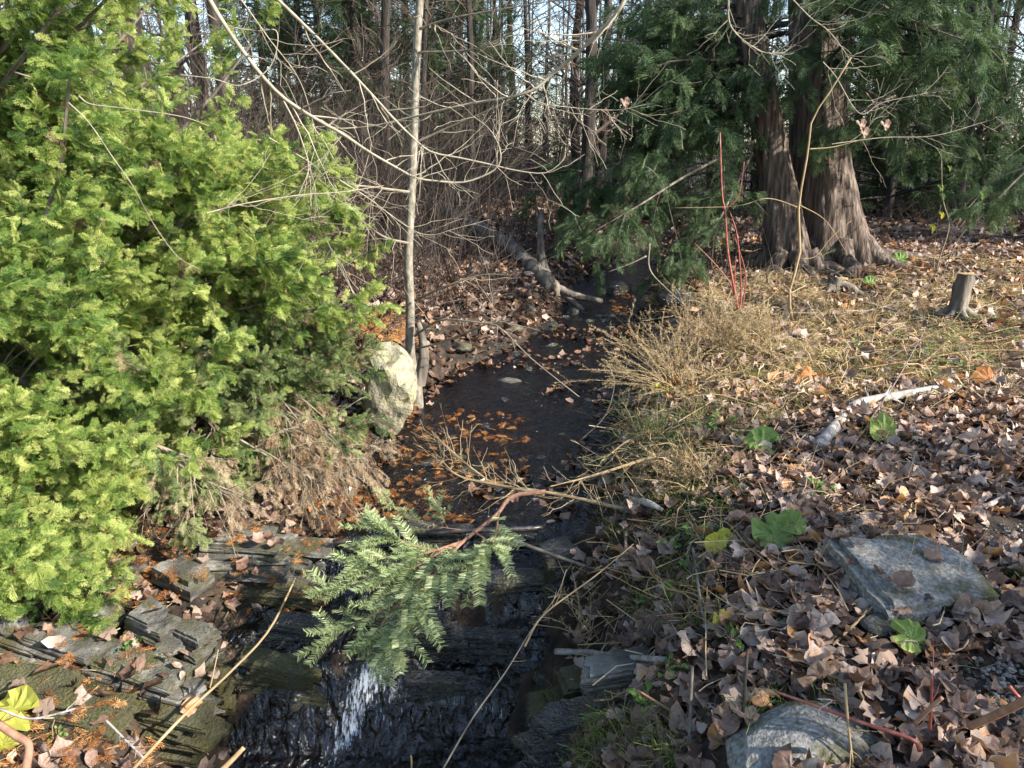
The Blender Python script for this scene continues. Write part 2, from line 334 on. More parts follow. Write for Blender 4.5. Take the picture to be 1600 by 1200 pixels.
M['leaf'] = mat('dead_leaves', [(.038, .021, .013), (.11, .06, .038), (.195, .115, .075), (.28, .185, .13), (.40, .31, .25), (.40, .19, .065)], .5, .18, 45, .13, spec=.45, bump=.004, bscale=50)
M['wetleaf'] = mat('wet_dead_leaves', [(.025, .013, .009), (.07, .036, .022), (.17, .085, .045), (.28, .19, .13)], .25, .1, 22, .12, spec=.6)
M['bark_dark'] = mat('dark_bark', [(.010, .008, .007), (.032, .025, .020), (.075, .06, .048)], .9, nscale=14, namt=.5, bump=.015, bscale=30, stretch=(1, 1, .15))
M['bark_mid'] = mat('grey_brown_bark', [(.045, .037, .029), (.12, .10, .078), (.24, .20, .155)], .9, nscale=14, namt=.45, bump=.01, bscale=30, stretch=(1, 1, .2))
M['cedarbark'] = mat('stringy_cedar_bark', [(.028, .019, .015), (.09, .065, .050), (.185, .145, .115)], .9, nscale=24, namt=.55, bump=.03, bscale=24, stretch=(1, 1, .07), detail=6)
M['twig'] = mat('pale_grey_twigs', [(.08, .063, .043), (.21, .173, .122), (.38, .325, .24)], .7, nscale=20, namt=.2)
M['brush'] = mat('purple_brown_twigs', [(.022, .016, .012), (.065, .046, .034), (.17, .13, .10)], .8, nscale=2, namt=.25)
M['sapbark'] = mat('smooth_grey_sapling_bark', [(.09, .08, .06), (.19, .165, .125), (.30, .27, .21)], .7, nscale=35, namt=.45, bump=.003, bscale=90, stretch=(1, 1, .5))
M['wood'] = mat('weathered_wood', [(.10, .085, .07), (.26, .23, .20), (.45, .42, .38)], .75, nscale=30, namt=.4, bump=.004, bscale=60, stretch=(1, 1, 1))
M['wetwood'] = mat('wet_wood', [(.012, .01, .008), (.04, .032, .025), (.09, .075, .055)], .3, nscale=30, namt=.4, bump=.004, bscale=60, spec=.6)
M['cutwood'] = mat('cut_wood', [(.22, .13, .06), (.42, .29, .15)], .8, nscale=40, namt=.4)
M['red'] = mat('red_twig_bark', [(.12, .025, .018), (.25, .06, .04), (.38, .19, .12)], .45, nscale=30, namt=.25, spec=.5)
M['firstem'] = mat('reddish_fir_stem', [(.18, .08, .045), (.34, .19, .12)], .7, nscale=40, namt=.4)
M['fir'] = mat('fir_needles', [(.05, .10, .035), (.16, .22, .085), (.38, .42, .20)], .4, .2, 6, .1, spec=.5)
M['green'] = mat('fresh_green_leaves', [(.05, .10, .025), (.13, .21, .05), (.28, .33, .09)], .5, .35, 12, .15, bump=.002)
M['yellow'] = mat('yellowing_leaves', [(.22, .24, .04), (.45, .42, .07), (.5, .36, .06)], .55, .35, 12, .2)
M['straw'] = mat('bleached_straw', [(.36, .27, .13), (.50, .40, .22), (.30, .14, .05), (.22, .20, .07)], .7, .2, 5, .15)
M['moss'] = mat('moss', [(.02, .025, .006), (.05, .065, .012), (.11, .12, .03)], .95, 0, 20, .4)

def rockmat(name, cols, rough, spec, strata=0.0, moss=0.0, bump=.012, lichen=0.0, nscale=7):
    m = mat(name, cols, rough, nscale=nscale, namt=.5, bump=bump * .7, bscale=80, stretch=(1, 1, 1 + strata * .6), spec=spec, use_tint=False, detail=9)
    nt = m.node_tree; L = nt.links; b = nt.nodes['Principled BSDF']; src = b.inputs['Base Color'].links[0].from_socket
    tc = nt.nodes.new('ShaderNodeTexCoord')
    for amt, col, sc, lo in ((moss, (.065, .058, .022), 7, .54), (lichen, (.42, .38, .22), 11, .55)):
        if not amt: continue
        n = nt.nodes.new('ShaderNodeTexNoise'); n.inputs['Scale'].default_value = sc; n.inputs['Detail'].default_value = 9; n.inputs['Roughness'].default_value = .7; L.new(tc.outputs['Object'], n.inputs['Vector'])
        r = nt.nodes.new('ShaderNodeMapRange'); r.inputs[1].default_value = lo - amt * .15; r.inputs[2].default_value = lo + .08; L.new(n.outputs[0], r.inputs[0])
        mx = nt.nodes.new('ShaderNodeMix'); mx.data_type = 'RGBA'; L.new(r.outputs[0], mx.inputs[0]); L.new(src, mx.inputs[6]); mx.inputs[7].default_value = (*col, 1); src = mx.outputs[2]
    L.new(src, b.inputs['Base Color']); return m
M['slate'] = rockmat('dry_slate', [(.025, .023, .02), (.065, .06, .052), (.14, .13, .11), (.30, .28, .24)], .7, .4, 6, .6)
M['slate_moss'] = rockmat('mossy_slate', [(.03, .028, .02), (.08, .075, .05), (.15, .14, .08)], .9, .2, 2, 1.6, .02)
M['slate_wet'] = rockmat('wet_slate', [(.008, .008, .008), (.028, .026, .023), (.065, .06, .052)], .2, .9, 5, .3, .03, nscale=20)
M['stone'] = rockmat('grey_granite', [(.085, .08, .07), (.17, .162, .145), (.27, .258, .23)], .85, .25, 0, .3, .012, nscale=70)
M['boulder'] = rockmat('pale_lichened_boulder', [(.10, .09, .065), (.24, .215, .165), (.40, .37, .29)], .85, .2, 0, .3, .012, .8)

wm = bpy.data.materials.new('stream_water'); wm.use_nodes = True; nt = wm.node_tree; L = nt.links; nt.nodes.remove(nt.nodes['Principled BSDF']); out = nt.nodes['Material Output']
tc = nt.nodes.new('ShaderNodeTexCoord'); n1 = nt.nodes.new('ShaderNodeTexNoise'); n1.inputs['Scale'].default_value = 20; n1.inputs['Detail'].default_value = 5; n1.inputs['Distortion'].default_value = .6
mpw = nt.nodes.new('ShaderNodeMapping'); mpw.inputs['Scale'].default_value = (1, .7, .5); L.new(tc.outputs['Object'], mpw.inputs[0]); L.new(mpw.outputs[0], n1.inputs['Vector'])
bp = nt.nodes.new('ShaderNodeBump'); bp.inputs['Distance'].default_value = .055; bp.inputs['Strength'].default_value = 1; L.new(n1.outputs[0], bp.inputs['Height'])
gl = nt.nodes.new('ShaderNodeBsdfGlossy'); gl.inputs['Roughness'].default_value = .17; L.new(bp.outputs[0], gl.inputs['Normal'])
tr = nt.nodes.new('ShaderNodeBsdfTransparent'); tr.inputs[0].default_value = (.50, .41, .31, 1)
fr = nt.nodes.new('ShaderNodeFresnel'); fr.inputs[0].default_value = 1.65; L.new(bp.outputs[0], fr.inputs['Normal'])
mx = nt.nodes.new('ShaderNodeMixShader'); L.new(fr.outputs[0], mx.inputs[0]); L.new(tr.outputs[0], mx.inputs[1]); L.new(gl.outputs[0], mx.inputs[2])
df = nt.nodes.new('ShaderNodeBsdfDiffuse'); df.inputs[0].default_value = (.6, .63, .66, 1)
n2 = nt.nodes.new('ShaderNodeTexNoise'); n2.inputs['Scale'].default_value = 48; n2.inputs['Detail'].default_value = 8; n2.inputs['Roughness'].default_value = .75; mp2 = nt.nodes.new('ShaderNodeMapping'); mp2.inputs['Scale'].default_value = (1.6, .5, .25)
L.new(tc.outputs['Object'], mp2.inputs[0]); L.new(mp2.outputs[0], n2.inputs['Vector'])
fa = nt.nodes.new('ShaderNodeAttribute'); fa.attribute_name = 'tint'
r2 = nt.nodes.new('ShaderNodeMath'); r2.operation = 'MULTIPLY_ADD'; r2.inputs[1].default_value = .55; L.new(fa.outputs['Fac'], r2.inputs[0]); L.new(n2.outputs[0], r2.inputs[2])
r3 = nt.nodes.new('ShaderNodeMapRange'); r3.inputs[1].default_value = .80; r3.inputs[2].default_value = .90; r3.inputs[4].default_value = .8; L.new(r2.outputs[0], r3.inputs[0])
m3 = nt.nodes.new('ShaderNodeMixShader'); L.new(r3.outputs[0], m3.inputs[0]); L.new(mx.outputs[0], m3.inputs[1]); L.new(df.outputs[0], m3.inputs[2]); L.new(m3.outputs[0], out.inputs[0])
M['water'] = wm

# ------------------------------------------------------------------ ground and water
def grid(xs, ys, fz, tint=None):
    X, Y = np.meshgrid(xs, ys); Z = fz(X, Y); V = np.stack([X, Y, Z], -1).reshape(-1, 3); nx, ny = len(xs), len(ys)
    i = (np.arange(ny - 1)[:, None] * nx + np.arange(nx - 1)[None]).ravel()
    return V, np.stack([i, i + 1, i + nx + 1, i + nx], 1)
xs = .8 * np.sinh(np.linspace(-5.2, 5.2, 330)) * .9; ys = 3.1 + .9 * np.sinh(np.linspace(-3.0, 5.6, 330))
V, F = grid(xs, ys, H); g = MB(); g.add(V, F)
g.build('ground', M['soil'], kind='structure', smooth=True)
u = np.linspace(0, 1, 50); yy = np.concatenate([np.linspace(1.2, 2.6, 14), np.linspace(2.62, 3.8, 110), np.linspace(3.83, 7, 90), np.linspace(7.1, 13, 60)])
U, Y = np.meshgrid(u, yy); xl = np.interp(Y, EY, EL) - .14; xr = np.interp(Y, EY, ER) + .14; X = xl + (xr - xl) * U
Z = W(X, Y) + (.006 + .02 * np.exp(-((Y - 3.1) / .4) ** 2)) * vnoise(X, Y, 14, 8) + .02 * np.exp(-((Y - 3.1) / .4) ** 2) * vnoise(X, Y, 40, 8) + .006 * vnoise(X, Y, 16, 3) * (Y > 3.6)
V = np.stack([X, Y, Z], -1).reshape(-1, 3); nx, ny = 50, len(yy); i = (np.arange(ny - 1)[:, None] * nx + np.arange(nx - 1)[None]).ravel(); F = np.stack([i, i + 1, i + nx + 1, i + nx], 1)
cx_, cy_ = V[F].mean(1)[:, 0], V[F].mean(1)[:, 1]
sl1 = np.abs(W(cx_, cy_ + .04) - W(cx_, cy_ - .04)) / .08
chute = np.exp(-((cx_ + .68 - (cy_ - 2.85) * .55) / (.06 + .10 * np.clip(2.8 - cy_, 0, 1))) ** 2) * np.exp(-((cy_ - 2.72) / .26) ** 2)
foam = np.clip(sl1 * .35 * (.4 + 1.2 * (vnoise(cx_, cy_, 5, 3) + .5)) * np.exp(-((cx_ + .35) / .45) ** 2), 0, .6) + .41 * chute
wmb = MB(); wmb.add(V, F, np.clip(foam, 0, 1.1)); wmb.build('stream_water', M['water'], kind='structure', smooth=True)

# ------------------------------------------------------------------ rocks
import bmesh
def ico(n):
    bm = bmesh.new(); bmesh.ops.create_icosphere(bm, subdivisions=n, radius=1); V = np.array([v.co[:] for v in bm.verts]); F = np.array([[v.index for v in f.verts] for f in bm.faces]); bm.free(); return V, F
ICO = {n: ico(n) for n in (2, 3, 4)}
def rockshape(seed, n=3, cuts=9, rough=.05, lo=.55):
    r = np.random.default_rng(seed); V, F = ICO[n]; V = V.copy()
    for k in range(cuts):
        nn = nrm(r.standard_normal(3)); d = r.uniform(lo, .92); e = np.maximum(0, V @ nn - d); V -= e[:, None] * nn * .93
    V *= 1 + rough * (vnoise(V[:, 0] * 1.3 + V[:, 2] + seed, V[:, 1] * 1.3 - V[:, 2], 2.5, seed) + .5 * vnoise(V[:, 0] + V[:, 2] + seed, V[:, 1] - V[:, 2], 7, seed))[:, None] * 2
    return V, F
def rot(rx, ry, rz):
    from mathutils import Euler
    return np.array(Euler((math.radians(rx), math.radians(ry), math.radians(rz))).to_matrix())
def rock(mb, c, size, seed, r=(0, 0, 0), **k):
    V, F = rockshape(seed, **k); V = (V * np.array(size)) @ rot(*r).T + np.array(c); mb.add(V, F)
def slab(mb, c, size, seed, r=(0, 0, 0), layers=7, n=44, pointy=.25):
    q = np.random.default_rng(seed)
    if q.random() < .6: CX = np.array([1, -1, -1, 1]) + q.uniform(-.28, .12, 4); CY = np.array([1, 1, -1, -1]) + q.uniform(-.1, .1, 4) * 1.5
    else: CX = np.array([1.05, .55, -1, -1, .85]) + q.uniform(-.2, .12, 5); CY = np.array([.2, 1, 1, -1, -1]) + q.uniform(-.15, .15, 5)
    if q.random() < .5: CX = -CX[::-1]; CY = CY[::-1]
    ca = np.arctan2(CY, CX) % (2 * np.pi); od = np.argsort(ca); CX, CY, ca = CX[od], CY[od], ca[od]; nc = len(ca)
    th = np.sort(np.concatenate([np.arange(n) / n * 2 * np.pi, ca])); n = len(th); base = np.zeros(n)
    for i_ in range(n):
        dx, dy = math.cos(th[i_]), math.sin(th[i_]); best = .7
        for a_ in range(nc):
            b_ = (a_ + 1) % nc; ex, ey = CX[b_] - CX[a_], CY[b_] - CY[a_]; den = dx * ey - dy * ex
            if abs(den) > 1e-6:
                t_ = (CX[a_] * ey - CY[a_] * ex) / den; u_ = (CX[a_] * dy - CY[a_] * dx) / den
                if t_ > 0 and -.001 <= u_ <= 1.001: best = t_
        base[i_] = best
    base = base * (1 + .012 * q.standard_normal(n))
    V = []; z = -1.0; hs = q.uniform(.4, 1.6, layers); hs = hs / hs.sum() * 2
    for l in range(layers):
        dirn = q.uniform(0, 2 * np.pi); off = 1 + q.uniform(-.05, .03) + .03 * np.cos(th - dirn) + .012 * q.standard_normal(n) - q.uniform(.05, .3) * (np.cos(th - q.uniform(0, 6.28)) > q.uniform(.5, .95))
        if l == layers - 1: off *= .93
        for zz in (z + .04 * hs[l], z + hs[l]):
            V.append(np.stack([np.cos(th) * base * off, np.sin(th) * base * off, np.full(n, zz) + .05 * vnoise(np.cos(th) * 3, np.sin(th) * 3 + l, 1, seed)], 1))
        z += hs[l]
    for f in (.8, .5, .2):
        V.append(V[2 * layers - 1] * [f, f, 1] + np.stack([0 * th, 0 * th, .10 * (vnoise(np.cos(th) * f * 4 + seed, np.sin(th) * f * 4, 1, seed))], 1))
    V = np.array(V); K = len(V); V = V.reshape(-1, 3); V = np.concatenate([V, [[0, 0, V[-1, 2]]]])
    i = (np.arange(K - 1)[:, None] * n); j = np.arange(n)[None]; j2 = (j + 1) % n
    F4 = np.stack([i + j, i + j2, i + n + j2, i + n + j], -1).reshape(-1, 4); F3 = np.stack([(K - 1) * n + np.arange(n), (K - 1) * n + (np.arange(n) + 1) % n, np.full(n, K * n)], 1)
    W_ = (V * np.array(size)) @ rot(*r).T + np.array(c); mb.add(W_, F4); mb.add(np.zeros((0, 3)), F3 - len(W_)); 
def rock_thing(name, label, c, size, seed, mat_, r=(0, 0, 0), kind='rock', cat_='rock', group=None, **k):
    mb = MB(); (slab if kind == 'slab' else rock)(mb, c, size, seed, r, **k)
    return tag(mb.build(name, M[mat_], origin=[float(v) for v in c], smooth=False), label, cat_, group)

bc = at(602, 620, 5.0); rock_thing('boulder', 'pale yellow lichened boulder on the left bank beside the cedar', bc, (.22, .30, .38), 5, 'boulder', (0, 8, 20), n=4, rough=.05, cuts=14)
p = ground(1430, 925)
st = thing('flat_rock', 'large flat grey rock among dead leaves on the right bank', 'rock', p)
mb = MB(); slab(mb, p + [.03, .04, .035], (.25, .18, .06), 17, (12, 4, 12), layers=5); mb.build('stone_top', M['stone'], st)
rock_thing('small_rock', 'small dark grey rock tucked under the large flat rock', ground(1385, 985) + [0, 0.02, .01], (.11, .08, .05), 12, 'slate', (5, 3, 30))
rock_thing('flat_rock', 'rounded grey rock half buried at the bottom edge below the red twig', ground(1255, 1172) + [0, 0, .015], (.23, .135, .075), 31, 'stone', (6, -3, 10), n=4, rough=.02, lo=.75, cuts=6)
rock_thing('small_rock', 'thin grey stone lying in leaves left of the large flat rock', ground(1235, 985), (.07, .05, .02), 44, 'slate', (5, 3, 60))
# outcrop on the left bank
oc = ground(160, 1030); out_ = thing('rock_outcrop', 'layered slate outcrop with moss on the sunny left bank at the bottom', 'rock outcrop', oc)
def sl(px, py, dz, size, seed, r, m='slate', layers=7, par=None, nm='slab', pointy=.5):
    size = (size[0] * 1.05, size[1] * .72, size[2] * 1.45); q = np.random.default_rng(seed); c = ground(px, py) + np.array([0, 0, dz + size[2] * .25]); np_ = 5; Rm = rot(*r)
    for k in range(np_):
        h = size[2] / np_ * q.uniform(.8, 1.3); off = Rm @ np.array([q.normal(0, .16) * size[0], (k - 2) * .09 * size[1] + q.normal(0, .06) * size[1], -size[2] + (2 * k + 1) * size[2] / np_]); f = 1.08 - .07 * k
        mb = MB(); slab(mb, c + off, (size[0] * f * q.uniform(.8, 1.1), size[1] * f * q.uniform(.8, 1.05), h), seed * 9 + k, (r[0] + q.normal(0, 1.5), r[1] + q.normal(0, 1.5), r[2] + q.normal(0, 4)), 4); mb.build(nm, M[m], par or out_)
sl(85, 1022, .00, (.23, .17, .055), 1, (8, 7, -14), layers=9)
sl(150, 985, .04, (.13, .12, .05), 2, (10, 6, -12), layers=5)
sl(235, 1000, .02, (.10, .11, .07), 3, (8, 10, -20), layers=4)
sl(300, 1018, .00, (.09, .10, .07), 4, (5, 8, -28), layers=6)
sl(200, 1060, -.03, (.28, .14, .06), 6, (6, 9, -12), 'slate', 10)
sl(60, 1090, -.05, (.32, .16, .07), 7, (14, 5, -8), 'slate_moss', 4)
sl(230, 1110, -.06, (.27, .14, .07), 8, (12, 8, -8), 'slate_moss', 5)
sl(330, 1075, -.06, (.12, .13, .08), 9, (5, 10, -12), 'slate_moss', 8)
o2 = thing('rock_ledge', 'dark layered slate ledge above the small waterfall on the left', 'rock ledge', ground(420, 860))
for a in [(370, 862, .00, (.24, .16, .05), 21, (6, 3, 4), 'slate', 8), (455, 868, -.02, (.22, .16, .05), 22, (4, 4, -4), 'slate', 9), (560, 880, -.03, (.30, .16, .045), 23, (3, 2, -3), 'slate_wet', 7),
          (430, 930, -.04, (.30, .13, .05), 24, (6, 6, -2), 'slate_moss', 6), (470, 990, -.05, (.26, .12, .06), 25, (6, 6, -4), 'slate_wet', 6), (440, 1050, -.05, (.2, .1, .06), 26, (5, 6, -6), 'slate_moss', 6)]:
    sl(*a, par=o2)
rock_thing('stone_block', 'squared grey slate block resting on top of the left bank outcrop', ground(290, 912) + [0, 0, .035], (.115, .07, .045), 33, 'slate', (4, 9, -24), kind='slab', layers=3, pointy=.2)
rock_thing('rounded_stone', 'smooth pale grey stone at the left edge beside the layered outcrop', ground(26, 1003) + [0, 0, .075], (.062, .05, .055), 35, 'stone', (0, 0, 20), lo=.8)
rock_thing('stone_block', 'small pale flat stone under orange litter behind the slate block', ground(215, 893), (.06, .04, .02), 36, 'slate', (0, 0, 0), kind='slab', layers=3)
# wet shelves crossing the fall
o3 = thing('cascade_rocks', 'wet black rock steps under the cascade in the middle of the stream', 'rock steps', ground(700, 950))
for px, py, dz, sz, sd, r in [(640, 850, -.02, (.26, .10, .05), 41, (4, 0, 3)), (800, 858, -.03, (.24, .10, .05), 42, (5, -3, -4)), (780, 925, -.05, (.22, .12, .06), 43, (8, -3, 3)), (880, 900, -.02, (.12, .14, .08), 44, (4, -8, 20)),
                              (650, 985, -.05, (.20, .10, .06), 45, (5, 3, 2)), (760, 1010, -.05, (.18, .08, .05), 46, (4, 0, -5)), (680, 1085, -.04, (.16, .07, .06), 47, (8, 3, 8))]:
    sl(px, py, dz + .03, sz, sd, r, 'slate_wet', 6, o3)
o4 = thing('bank_ledge', 'grey layered slate face at the foot of the right bank beside the pool', 'rock ledge', ground(930, 1090))
for a in [(920, 1080, -.02, (.20, .12, .06), 51, (6, -6, 8), 'slate_moss', 9), (985, 1062, -.02, (.16, .12, .06), 52, (4, -6, 10), 'slate', 8), (905, 1140, -.05, (.18, .12, .07), 53, (4, -6, 10), 'slate_wet', 7)]:
    sl(*a, par=o4)
rock_thing('stream_stone', 'flat dark stone breaking the surface in the middle of the stream', ground(800, 606) + [0, 0, .045], (.14, .08, .035), 61, 'slate', (0, 5, -10))
far_st = [(895, 495, .10, .08, 'grey square stone at the water edge below the root mass'), (860, 517, .15, .09, 'dark wet boulder on the left shore of the upper stream'), (800, 515, .12, .07, 'brown stone on the left shore left of the wet boulder'),
          (830, 490, .07, .06, 'small pale stone just above the wet boulder'), (965, 462, .24, .16, 'large dark block stone standing in the stream under the cedar boughs'), (1060, 470, .3, .12, 'dark stone on the right shore behind the dry bush'), (720, 545, .12, .06, 'low stone on the left shore right of the grey sapling')]
for k, (px, py, a, b, lb) in enumerate(far_st):
    rock_thing('stream_stone', lb, ground(px, py) + [0, 0, b * .3], (a, a * .8, b), 70 + k, 'slate_wet' if 'dark' in lb else 'slate', (0, 5, 20 * k))
mb = MB()
for k in range(420):
    y = rng.uniform(2.7, 10); a, b = np.interp(y, EY, EL), np.interp(y, EY, ER); x = rng.uniform(a - .1, b + .1) if k % 2 else rng.choice([a, b]) + rng.normal(0, .10); s = rng.uniform(.015, .05)
    rock(mb, onz(x, y), (s, s * rng.uniform(.6, 1), s * .6), 100 + k, (0, 0, rng.uniform(0, 180)), n=2)
for k in range(60):
    y = rng.uniform(3.9, 8.8); a, b = np.interp(y, EY, EL), np.interp(y, EY, ER); x = rng.uniform(a, b); sz = rng.uniform(.03, .075); rock(mb, np.array([x, y, float(W(x, y)) - .015]), (sz * 1.3, sz, sz * .5), 500 + k, (0, 0, rng.uniform(0, 180)), n=2)
mb.build('stream_pebbles', M['slate_wet'], kind='stuff')
mb = MB(); pts = []
for k in range(420):
    q = ground(rng.uniform(1440, 1640), rng.uniform(1030, 1150)); s = rng.uniform(.004, .012); rock(mb, q + [0, 0, s * .5], (s, s * .8, s * .7), 300 + k % 40, (0, 0, rng.uniform(0, 180)), n=2)
for k in range(200):
    q = ground(rng.uniform(1500, 1640), rng.uniform(820, 900)); s = rng.uniform(.004, .010); rock(mb, q + [0, 0, s * .5], (s, s * .8, s * .7), 300 + k % 40, (0, 0, rng.uniform(0, 180)), n=2)
mb.build('gravel', M['stone'], kind='stuff')

from mathutils.bvhtree import BVHTree
_v = []; _f = []
for o_ in [q for r_ in (out_, o2, o3, o4, st) for q in r_.children] + [o_ for o_ in SC.objects if o_.type == 'MESH' and o_.get('category') == 'rock']:
    L_ = o_.parent.location if o_.parent else o_.location; b_ = len(_v); _v += [tuple(v.co + L_) for v in o_.data.vertices]; _f += [tuple(b_ + k for k in p_.vertices) for p_ in o_.data.polygons]
ROCKS = BVHTree.FromPolygons(_v, _f)
def settle(P, lift=.012, skip=None):      # lift points that would be buried in rocks onto their tops
    P = P.copy()
    for k in np.nonzero((P[:, 1] < 5) & (P[:, 0] > -3) & (P[:, 0] < 3))[0]:
        h = ROCKS.ray_cast(Vector((P[k, 0], P[k, 1], 2)), Vector((0, 0, -1)))[0]
        if h is not None and h.z > P[k, 2] - .01: P[k, 2] = h.z + (lift if rng.random() < (.32 if P[k, 0] < 0 else .07) else -.3)
    return P
BARE = [(ground(1560, 1085), .19), (ground(1590, 850), .2), (ground(1255, 1165), .12), (ground(1425, 915), .18)]
def off_bare(P): return np.all([np.hypot(P[:, 0] - b[0], P[:, 1] - b[1]) > r * (1 + .3 * np.sin(9 * P[:, 0])) for b, r in BARE], 0) | (rng.random(len(P)) < .06)
# ------------------------------------------------------------------ the big sunlit cedar and shrubs on the left
def cedar(name, label, base, h, n1, l1, n2, l2, per, size, protos, mfol, tr=.07, up=.25, tint=.5, droop=.35, shape=.55, t1=(.03, 1), lean=(0, 0), hang=0, ang=(55, 85), group=None, r1=.35, tvar=.18, keep=None, bark='bark_mid', out=None, chaos=1.0):
    base = np.array(base); o = thing(name, label, 'tree' if h > 2.2 else 'shrub', base, group)
    s = np.linspace(0, 1, 9)[:, None]; P = base + np.array([lean[0], lean[1], h]) * s + np.array([0, 0, -.1]) * (1 - s); R = np.linspace(tr, tr * .25, 9)
    mb = MB(); tubes(mb, P, R, 8, wob=.05); mb.build('trunk', M[bark], o, smooth=True)
    B, BR = grow(P, R, n1, l1, ang, up, .05, 7, t1, r1, shape); 
    C, CR = grow(B, BR, n2, l2, (30, 60), up * .6, .06, 5, (.25, 1), .5, .4, flat=.5)
    if keep is not None: k = keep(C[:, -1]); C, CR = C[k], CR[k]
    mb = MB(); tubes(mb, B, BR, 4); tubes(mb, C, CR, 3); mb.build('branches', M[bark], o)
    mb = GI(); fronds(mb, C, per, size, protos, droop, tint, tvar, hang=hang, out=out, chaos=chaos); f = mb.build('foliage', M[mfol], o, kind='stuff')
    if chaos > 1: k = rng.random(len(C)) < .22; mb = GI(); fronds(mb, C[k], max(2, per // 4), size * .9, FR_LO[:2], .8, .5, .25, t=(0, .6), hang=.5, chaos=1.5); mb.build('dead_foliage', M['deadfrond'], o, kind='stuff')
    return o
OUTL = np.array([.35, -.35, 0])
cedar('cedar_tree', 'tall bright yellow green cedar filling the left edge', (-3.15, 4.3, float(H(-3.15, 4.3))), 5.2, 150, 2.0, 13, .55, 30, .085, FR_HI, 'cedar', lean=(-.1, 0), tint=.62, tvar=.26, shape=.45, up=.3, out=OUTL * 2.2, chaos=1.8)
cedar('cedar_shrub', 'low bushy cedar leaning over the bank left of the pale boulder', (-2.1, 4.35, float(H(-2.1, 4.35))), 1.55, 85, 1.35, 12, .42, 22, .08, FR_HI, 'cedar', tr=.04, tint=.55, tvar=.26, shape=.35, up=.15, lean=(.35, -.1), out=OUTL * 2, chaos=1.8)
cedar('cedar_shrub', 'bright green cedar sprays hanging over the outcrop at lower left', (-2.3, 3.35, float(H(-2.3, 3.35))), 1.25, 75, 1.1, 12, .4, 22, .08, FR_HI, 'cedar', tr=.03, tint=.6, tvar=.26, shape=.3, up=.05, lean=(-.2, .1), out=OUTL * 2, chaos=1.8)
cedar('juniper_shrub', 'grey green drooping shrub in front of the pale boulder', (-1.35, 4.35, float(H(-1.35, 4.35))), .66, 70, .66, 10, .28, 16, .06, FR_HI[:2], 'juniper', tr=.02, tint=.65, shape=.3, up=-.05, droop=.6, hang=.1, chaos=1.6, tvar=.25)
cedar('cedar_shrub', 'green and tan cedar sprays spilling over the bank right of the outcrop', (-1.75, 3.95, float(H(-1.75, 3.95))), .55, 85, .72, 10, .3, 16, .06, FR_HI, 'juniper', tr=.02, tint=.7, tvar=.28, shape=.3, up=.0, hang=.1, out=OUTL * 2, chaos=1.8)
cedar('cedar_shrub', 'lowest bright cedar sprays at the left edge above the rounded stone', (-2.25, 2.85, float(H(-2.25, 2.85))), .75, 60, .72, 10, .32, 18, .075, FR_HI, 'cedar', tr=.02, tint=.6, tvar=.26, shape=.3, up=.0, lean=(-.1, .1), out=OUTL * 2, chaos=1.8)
# dead drooping fronds below the shrubs
o = thing('dead_cedar_bough', 'dead brown cedar bough hanging beneath the green shrubs', 'bough', (-1.5, 4.1, .2))
P = pxcurve([(330, 520, 4.3), (400, 600, 4.1), (440, 680, 3.95), (470, 740, 3.9)], 10); R = np.linspace(.014, .004, 10)
B, BR = grow(P, R, 46, .6, (30, 70), -.5, .05, 6, (0, 1), .6, .2); C, CR = grow(B, BR, 6, .22, (20, 50), -.5, .05, 4, (.2, 1), .6, .2)
mb = MB(); tubes(mb, P, R, 5); tubes(mb, B, BR, 3); tubes(mb, C, CR, 3); mb.build('branches', M['twig'], o)
mb = GI(); fronds(mb, C, 5, .085, FR_LO, .6, .6, .25, hang=.9); mb.build('dead_foliage', M['deadfrond'], o, kind='stuff')
o = thing('dead_cedar_bough', 'tan dead twigs drooping to the water left of the boulder foot', 'bough', (-1.1, 4.1, .1))
P = np.array([pxcurve(q_, 10) for q_ in ([(360, 610, 4.2), (440, 660, 4.0), (520, 690, 3.95), (575, 720, 3.95)], [(300, 640, 3.9), (380, 690, 3.8), (450, 730, 3.75), (520, 760, 3.75)], [(240, 690, 3.6), (300, 740, 3.5), (380, 775, 3.5)])]); R = np.linspace(.010, .003, 10)[None].repeat(3, 0)
B, BR = grow(P, R, 26, .38, (30, 80), -.35, .07, 6, (0, 1), .6, .2); C, CR = grow(B, BR, 5, .16, (20, 50), -.4, .06, 4, (.2, 1), .6, .2)
mb = MB(); tubes(mb, P, R, 5); tubes(mb, B, BR, 3); tubes(mb, C, np.maximum(CR, .0008), 3); mb.build('branches', M['twig'], o)
mb = GI(); fronds(mb, C, 3, .06, FR_LO, .6, .7, .25, hang=.6, chaos=1.6); mb.build('dead_foliage', M['deadfrond'], o, kind='stuff')

